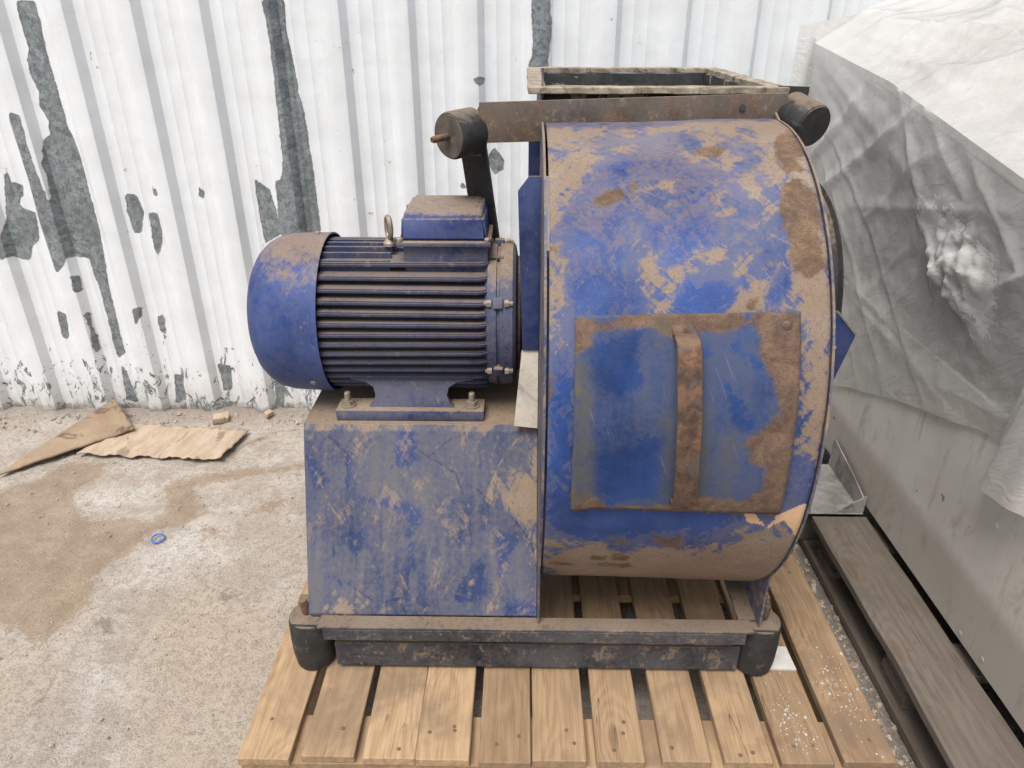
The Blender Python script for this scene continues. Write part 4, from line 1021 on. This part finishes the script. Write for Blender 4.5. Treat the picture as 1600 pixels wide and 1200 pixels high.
# ================================================================ old pallet under the cabinet
def build_old_pallet():
    p = empty('wooden_pallet', (1.3, 1.1, 0), 'dark dirty old pallet under the wrapped cabinet', 'pallet')
    rn = random.Random(9)
    for k, (a, b) in enumerate(((0.786, 0.932), (0.98, 1.10), (1.16, 1.28), (1.34, 1.46), (1.52, 1.64), (1.70, 1.84))):
        bm = bmesh.new(); plank_mesh(bm, a, b, 0.36, 1.592, 0.124, 0.1445, 60 + k, 'Y', 0.004)
        if k == 0:
            for v in bm.verts:                                       # broken corner at the block
                if v.co.x < 0.80 and 1.09 < v.co.y < 1.16: v.co.x += 0.004
        pl = obj('plank', bm, 'woodold', p)
        for yc in (0.45, 1.12, 1.53):
            for fx, dy in ((.3, .01), (.62, -.012), (.45, .03)):
                n = bpy.data.objects.new('nail', nail_me); col.objects.link(n); n.parent = pl
                n.location = Vector((a + (b - a) * fx, yc + dy, 0.1440)) - world_loc(pl)
    for yc in (0.42, 1.125, 1.53):
        bm = bmesh.new(); plank_mesh(bm, 0.815, 1.84, yc - .045, yc + .045, 0.102, 0.1235, 70 + yc, 'X'); obj('cross_board', bm, 'woodold', p)
        for x0 in (0.815, 1.27, 1.74):
            for q in range(3):                                       # blocks laminated from board ends
                bm = bmesh.new(); j = rn.uniform(-.005, .005); add_box(bm, x0 + j, x0 + .10 + j, yc - .05 + j, yc + .05, 0.0245 + q * .0258, 0.0245 + q * .0258 + .0253, 0.0015); obj('block', bm, 'woodold', p)
    for k, x0 in enumerate((0.800, 1.27, 1.74)):
        bm = bmesh.new(); plank_mesh(bm, x0, x0 + .11, 0.37, 1.72, 0.002, 0.024, 80 + k, 'Y', 0.004); obj('bottom_board', bm, 'woodold', p)
build_old_pallet()

# ================================================================ cabinet and the film over it
def ridge(y): return 1.30 - (2.38 - y) * 0.196
def build_cabinet():
    c = empty('machine_cabinet', (1.35, 1.2, 0.145), 'cream panelled machine cabinet wrapped in plastic film on the old pallet', 'cabinet')
    XF = 0.934; zb = 0.166
    for (a, b, top) in ((1.1062, 2.18, 0.66), (0.30, 1.105, 0.66)):
        bm = bmesh.new(); add_box(bm, XF, XF + .025, a, b, zb, top, 0.0004)
        obj('side_panel', bm, 'cabinet', c)
    bm = bmesh.new(); add_box(bm, XF + .026, 1.80, 0.31, 2.17, zb + .002, 0.6585); obj('body', bm, 'darkmachine', c)
    for x0 in (0.96, 1.40, 1.76):                                    # skids carry it on the pallet boards
        bm = bmesh.new(); add_box(bm, x0, x0 + .05, 0.40, 1.58, 0.1448, zb + .0015); obj('skid', bm, 'darkmachine', c)
    # upper machine body, its side slightly set back, roof following the film
    bm = bmesh.new(); add_prism(bm, [(0.33, 0.6605), (2.16, 0.6605), (2.16, ridge(2.16) - .05), (0.33, ridge(0.33) - .05)], 'X', XF + .012, 1.78); obj('upper_body', bm, 'greymachine', c)
    bm = bmesh.new(); add_prism(bm, [(1.42, 0.72), (1.98, 0.72), (2.06, 1.03), (1.42, 0.96)], 'X', XF + .004, XF + .0115); obj('door', bm, 'darkmachine', c)
    bm = bmesh.new(); add_prism(bm, [(0.80, 0.83), (1.36, 0.83), (1.36, 0.985), (0.80, 0.90)], 'X', XF + .004, XF + .0115); obj('door', bm, 'darkmachine', c)
    bm = bmesh.new(); add_prism(bm, [(0.36, ridge(.36) - .155), (2.15, ridge(2.15) - .11), (2.15, ridge(2.15) - .053), (0.36, ridge(.36) - .053)], 'X', XF - .004, XF + .0115); obj('edge_trim', bm, 'palemachine', c)
    bm = bmesh.new()                                                # sloping pale hood above
    A = [bm.verts.new(v) for v in ((XF - .002, 0.34, ridge(.34) - .045), (XF - .002, 2.15, ridge(2.15) - .045), (1.56, 2.15, ridge(2.15) + .26), (1.56, 0.34, ridge(.34) + .26))]
    B = [bm.verts.new(v.co - Vector((0, 0, .004))) for v in A]
    bm.faces.new(A); bm.faces.new(B[::-1])
    for k in range(4): bm.faces.new((A[k], B[k], B[(k + 1) % 4], A[(k + 1) % 4]))
    bmesh.ops.recalc_face_normals(bm, faces=bm.faces); obj('hood', bm, 'palemachine', c)
    for y, z in ((1.155, 0.455), (1.143, 0.181), (1.06, 0.455), (1.065, 0.19)):
        bm = bmesh.new(); add_lathe(bm, [(0, .0062), (0.001, .0058), (0.0012, .004)], (XF - .0003, y, z), (-1, 0, 0), 16); obj('screw', bm, 'cabinet', c)
build_cabinet()

BUNCH = [[(1.64,1.0),(1.511,.995),(1.374,.95),(1.31,.945),(1.296,.89),(1.292,.83),(1.31,.752),(1.37,.80),(1.452,.84),(1.563,.875),(1.64,.92)]]
CREASE = [((2.36,.86),(2.02,1.155),.03,.028),((2.17,.885),(2.0,1.0),.035,.03),((2.0,1.0),(1.76,1.155),.035,.03),((1.89,.655),(1.5,.61),.05,.018),((1.5,.61),(1.13,.68),.05,.02),((1.65,.95),(1.31,.752),.04,.03),
          ((1.6,.895),(1.27,.89),.05,.02),((1.98,.89),(1.33,1.03),.045,.02),((2.07,.72),(1.64,.655),.05,.02),((1.64,.655),(1.36,.57),.05,.02),((1.33,.88),(1.20,.96),.03,.03),((1.85,1.2),(1.62,.95),.03,.018),((1.7,1.16),(1.45,1.0),.03,.015),((1.5,1.1),(1.2,.9),.03,.02)]
def crease(y, z):
    h = 0.0
    for (a, b, w, hh) in CREASE:
        ex, ez = b[0] - a[0], b[1] - a[1]
        t = max(0, min(1, ((y - a[0]) * ex + (z - a[1]) * ez) / (ex * ex + ez * ez)))
        d = math.hypot(y - a[0] - t * ex, z - a[1] - t * ez) / w
        if d < 1: h = max(h, 0.55 * hh * (1 - d) ** 1.4 * (0.4 + 0.6 * math.sin(math.pi * min(max(t, .1), .9))))
    return h
def build_film():
    ys = np.linspace(0.34, 2.345, 330); ts = np.linspace(0, 1, 230)
    pts, pat, milk = [], [], []
    for y in ys:
        zb = 0.352 + (1.995 - y) * 0.342 + 0.012 * math.sin(y * 5) + 0.006 * mn.noise((y * 9, 0, 0))
        zb = max(zb, 0.33)
        if y < 1.0: zb = max(0.50, zb - (1.0 - y) * 0.5)
        zr = ridge(y)
        xr = 0.885 - max(0, (y - 1.9)) * 0.16
        for t in ts:
            if t < 0.55:
                s = t / 0.55
                z = zb + (zr - zb) * s
                x = 0.926 + (xr - 0.926) * s ** 1.3
                x -= 0.020 * math.sin(math.pi * s) * (0.5 + 0.5 * math.sin(y * 3.0))
                amp = 0.35 + 0.65 * s
            else:
                s = (t - 0.55) / 0.45
                x = xr + 0.62 * s; sw = min(1.0, s * 7); z = zr + 0.31 * s + sw * 0.012 * math.sin(s * 9 + y * 3) + sw * 0.016 * (1 - abs(mn.noise((y * 3.2 + s * 4, s * 2.2 - y * 1.5, 5.0)))) ** 7 + sw * 0.012 * mn.noise((y * 5, s * 5, 2.0))
                amp = 1.0
            # tension folds fan out from the high back corner
            ang = math.atan2(zr + 0.05 - z, 2.6 - y)
            f = 0.009 * mn.noise((ang * 7, 2.0, 0)) + 0.003 * mn.noise((ang * 24, y * 1.5, 3.0)) + 0.010 * mn.noise((y * 2.6, z * 2.6, 9.0))
            f += 0.007 * (1 - abs(mn.noise((ang * 6 + 3, y * 0.8, 7.0)))) ** 8 + 0.006 * (1 - abs(mn.noise((y * 5 + z * 3, z * 2.0 - y, 2.0)))) ** 9
            f *= min(1.0, max(0.15, (2.35 - y) / 0.35))
            f += 0.0035 * mn.noise((y * 22 + z * 8, z * 22 - y * 6, 1.0))
            if t < 0.55: f += crease(y, z)
            # a crumpled pocket that turns up to the sky
            cy, cz = 1.46, 0.885
            d = math.hypot((y - cy) / 0.15, (z - cz) / 0.13)
            if t < 0.55 and d < 1:
                w = (1 - d * d) ** 2
                f += w * (0.05 * (cz + .13 - z) / 0.2 + 0.035 * mn.turbulence((y * 20, z * 16, 4.0), 3, False))
            f = min(f, 0.012) if t < 0.55 and s < 0.08 else f
            wq = min(1, max(0, (t - 0.47) / 0.16)); wq = wq * wq * (3 - 2 * wq); nx = -1.0 + 0.55 * wq; nz = 0.9 * wq
            f = max(f, -0.004) if wq < 1 else f
            x += nx * f * amp; z += nz * f * amp
            if y > 2.28: x += (y - 2.28) * 0.5
            pts.append((x, y, z)); pat.append((y, (z if t < 0.55 else zr + s * .7), 0))
            mk = min(0.6, max(0.0, (z - (zr - 0.26)) * 4.5))
            if t >= 0.55: mk = 0.40
            if y > 2.05: mk = max(mk, 0.75)
            g = (z - (0.80 + (y - 1.5) * 0.55))                       # second layer over the back corner
            if t < 0.55 and g > 0 and y > 1.5: mk = max(mk, min(0.6, g * 25))
            milk.append(mk)
    me = grid_mesh(np.array(pts), len(ys), len(ts)); me.flip_normals()
    set_vec(me, 'pat', np.array(pat)); set_attr(me, 'milky', milk); set_attr(me, 'bunch', sdf(np.array(pat)[:, :2], BUNCH, 0.06))
    o = link_mesh('plastic_sheet', me, 'film', None, True, (0.93, 1.3, 0.352))
    tag(o, 'crumpled milky plastic film draped over the cream machine cabinet', 'plastic sheet')
    # back drape hanging by the wall
    us = np.linspace(0, 1, 60); zs = np.linspace(0, 1, 60); P, Q = [], []
    for u in us:
        for s in zs:
            x = 0.795 + 0.55 * u + 0.010 * math.sin(u * 40) * (1 - s); z = 0.72 + (1.325 - 0.72 + 0.10 * u) * s
            P.append((x - 0.01 * (1 - s), 2.338 + 0.012 * math.sin(u * 55 + s * 2) * (1 - 0.6 * s), z)); Q.append((x, z, 0))
    me = grid_mesh(np.array(P), 60, 60); set_vec(me, 'pat', np.array(Q)); set_attr(me, 'milky', [0.8] * len(P))
    link_mesh('back_drape', me, 'film', o, True)
    # thick folded flap hanging near the front
    bm = bmesh.new(); path = []
    P, Q = [], []
    for i in range(40):
        u = i / 39
        for j in range(40):
            s = j / 39
            a = R(-100 + 200 * u)
            r = 0.052 - 0.018 * s + 0.004 * math.sin(u * 20 + s * 4)
            yb = 1.130 - 0.02 * s; 
            P.append((0.905 - r * 0.55 * math.cos(a) - 0.02 * s, yb - 0.02 + r * 1.5 * math.sin(a) - 0.02 * s, 0.548 + 0.40 * s + 0.010 * math.sin(u * 6))); Q.append((u * .2, s * .3, 0))
    me = grid_mesh(np.array(P), 40, 40); set_vec(me, 'pat', np.array(Q)); set_attr(me, 'milky', [0.95] * len(P))
    link_mesh('folded_flap', me, 'film', o, True)
    bm.free()
build_film()

# ================================================================ odds and ends
def quad_sheet(name, c, nu, nv, th, zf, mat, label, cat, edge=0.006):
    """a thin board between four floor corners (bl, br, tr, tl) with height zf(u,v)"""
    P = []
    for i in range(nu):
        u = i / (nu - 1)
        for j in range(nv):
            v = j / (nv - 1)
            x = (1 - v) * ((1 - u) * c[0][0] + u * c[1][0]) + v * ((1 - u) * c[3][0] + u * c[2][0])
            y = (1 - v) * ((1 - u) * c[0][1] + u * c[1][1]) + v * ((1 - u) * c[3][1] + u * c[2][1])
            x += edge * mn.noise((u * 9, v * 9, 1.0)) + edge * 0.7 * mn.noise((u * 30, v * 30, 4.0)); y += edge * mn.noise((u * 9, v * 9, 6.0)) + edge * .7 * mn.noise((u * 30, v * 30, 9.0))
            P.append((x, y, zf(u, v) + th))
    me = grid_mesh(np.array(P), nu, nv)
    cx = sum(q[0] for q in c) / 4; cy = sum(q[1] for q in c) / 4
    o = link_mesh(name, me, mat, None, 50, (cx, cy, 0.0))
    s = o.modifiers.new('thickness', 'SOLIDIFY'); s.thickness = th; s.offset = -1
    return tag(o, label, cat)
quad_sheet('cardboard_piece', ((-1.531, 2.082), (-1.016, 2.039), (-0.985, 2.236), (-1.443, 2.289)), 60, 16, 0.004,
           lambda u, v: 0.006 + 0.006 * abs(math.sin(u * 17 + 0.9 * v)) * (0.6 + u) + 0.002 * math.sin(u * 90 + 4 * v) + 0.012 * max(0, u - .55) * (1 - v) + 0.004 * mn.noise((u * 5, v * 3, 0)), 'card_tan',
           'rippled tan cardboard sheet lying flat by the wall', 'cardboard', 0.010)
quad_sheet('cardboard_piece', ((-1.715, 1.945), (-1.395, 2.225), (-1.545, 2.395), (-1.665, 2.165)), 40, 16, 0.007,
           lambda u, v: 0.008 + 0.030 * u * (0.4 + v) + 0.006 * mn.noise((u * 3, v * 3, 2.0)), 'card_brown',
           'brown oil stained stiff board leaning over the tan cardboard', 'cardboard', 0.003)
for k, (x, y, rz, s, lab) in enumerate(((-1.121, 2.317, 0.5, 1.0, 'small pale wood chip behind the tan cardboard'), (-0.950, 2.344, 1.2, 0.6, 'tiny wood block at the wall foot right of the cardboard'))):
    bm = bmesh.new(); add_prism(bm, [(-.03 * s, -.018 * s), (.026 * s, -.022 * s), (.034 * s, .02 * s), (-.02 * s, .016 * s)], 'Z', 0, 0.018 * s + .006, 0.002)
    o = obj('wood_chip', bm, 'card_tan', None); o.location = (x, y, 0.008 + 0.008 * k); o.rotation_euler = (0.15, 0.1, rz); tag(o, lab, 'wood chip')
bm = bmesh.new(); add_tube(bm, [(0.017 * math.cos(t), 0.017 * math.sin(t), 0) for t in [2 * math.pi * i / 24 for i in range(24)]], 0.0024, 8, True)
o = obj('plastic_ring', bm, 'ring', None); o.location = (-1.049, 1.643, 0.004); o.rotation_euler = (0.12, 0.1, 0); tag(o, 'small blue plastic ring on the concrete', 'ring')
# board shim under the right foot
bm = bmesh.new(); add_prism(bm, [(0.50, 1.076), (0.572, 1.074), (0.569, 1.135), (0.50, 1.14)], 'Z', PT + .0003, PT + .0042)
o = obj('packing_board', bm, 'paper', None, at=(0.535, 1.10, PT)); tag(o, 'scrap of white board sticking out beside the right rubber foot', 'board scrap')
# broken white channel on the back end of the old pallet
bm = bmesh.new()
def bent(pts, th, x0, x1):
    add_prism(bm, pts + [(a, b + th) for a, b in reversed(pts)], 'X', x0, x1)
add_box(bm, 0.780, 0.925, 1.598, 1.84, 0.146, 0.150, 0.001)
add_box(bm, 0.780, 0.784, 1.60, 1.84, 0.1502, 0.162)
add_prism(bm, [(0.850, 0.1505), (0.925, 0.1505), (0.925, 0.205)], 'Y', 1.600, 1.604)
add_prism(bm, [(1.604, 0.1505), (1.84, 0.1505), (1.84, 0.24), (1.70, 0.215), (1.604, 0.19)], 'X', 0.921, 0.925)
o = obj('sheet_channel', bm, 'white_pl', None, at=(0.85, 1.70, 0.146)); tag(o, 'broken dirty white sheet channel at the end of the old pallet', 'channel')
bm = bmesh.new(); add_box(bm, 0.79, 0.93, 1.64, 1.80, 0.0243, 0.1455, 0.003); o = obj('support_block', bm, 'woodold', None, at=(0.86, 1.72, 0.0243)); tag(o, 'dark wood block under the broken white channel', 'block')

def scatter(name, n, fn, smin, smax, mat, label, cat, seed):
    rn = random.Random(seed); V, F = [], []
    for _ in range(n):
        x, y, z = fn(rn); s = rn.uniform(smin, smax) * (0.6 + rn.random() ** 3 * 1.4)
        b = len(V)
        a0 = rn.random() * 6.28
        for k in range(5): a = a0 + k * 1.257; r = s * rn.uniform(.7, 1.2); V.append((x + r * math.cos(a), y + r * math.sin(a), z))
        for k in range(5): a = a0 + k * 1.257; r = s * rn.uniform(.35, .7); V.append((x + r * math.cos(a), y + r * math.sin(a), z + s * rn.uniform(.5, 1.0)))
        F.append([b + 5, b + 6, b + 7, b + 8, b + 9])
        for k in range(5): F.append([b + k, b + (k + 1) % 5, b + 5 + (k + 1) % 5, b + 5 + k])
    me = bpy.data.meshes.new(name); me.from_pydata(V, [], F)
    o = link_mesh(name, me, mat, None, False); o['kind'] = 'stuff'; tag(o, label, cat)
def on_floor(rn):
    return rn.uniform(-2.2, -0.3), rn.uniform(0.8, 2.33), -0.003
def by_wall(rn): return rn.uniform(-2.4, -0.4), 2.37 - abs(rn.gauss(0, .05)), 0.004
def gap(rn): return rn.uniform(0.69, 0.80), rn.uniform(0.75, 1.9), -0.002
M['grit_floor'] = simple('floor_grit', (0.26, 0.20, 0.15), (0.46, 0.40, 0.34), 60, 0.9, 0, 0.1)
M['grit_white'] = simple('white_grit', (0.38, 0.37, 0.355), (0.55, 0.54, 0.52), 60, 0.8, 0, 0.1)
scatter('floor_grit', 1500, on_floor, 0.0012, 0.0035, 'grit_floor', 'fine grit scattered over the concrete floor', 'grit', 1)
scatter('wall_rubble', 420, by_wall, 0.002, 0.0065, 'grit_floor', 'crumbled mortar along the foot of the metal wall', 'rubble', 2)
scatter('gap_gravel', 700, gap, 0.002, 0.007, 'grit_floor', 'gravel and dirt between the two pallets', 'gravel', 3)
def on_slats(rn):
    while True:
        if rn.random() < .5: x, y = rn.gauss(0.525, .022), rn.gauss(0.945, .05)
        else: x, y = rn.gauss(0.640, .024), rn.gauss(1.04, .06)
        if any(a + .004 < x < b - .004 for a, b in SL[9:]) and y > .88: return x, y, PT + .0001
scatter('white_crumbs', 260, on_slats, 0.0006, 0.0020, 'grit_white', 'white mortar crumbs on the end planks of the pine pallet', 'crumbs', 4)
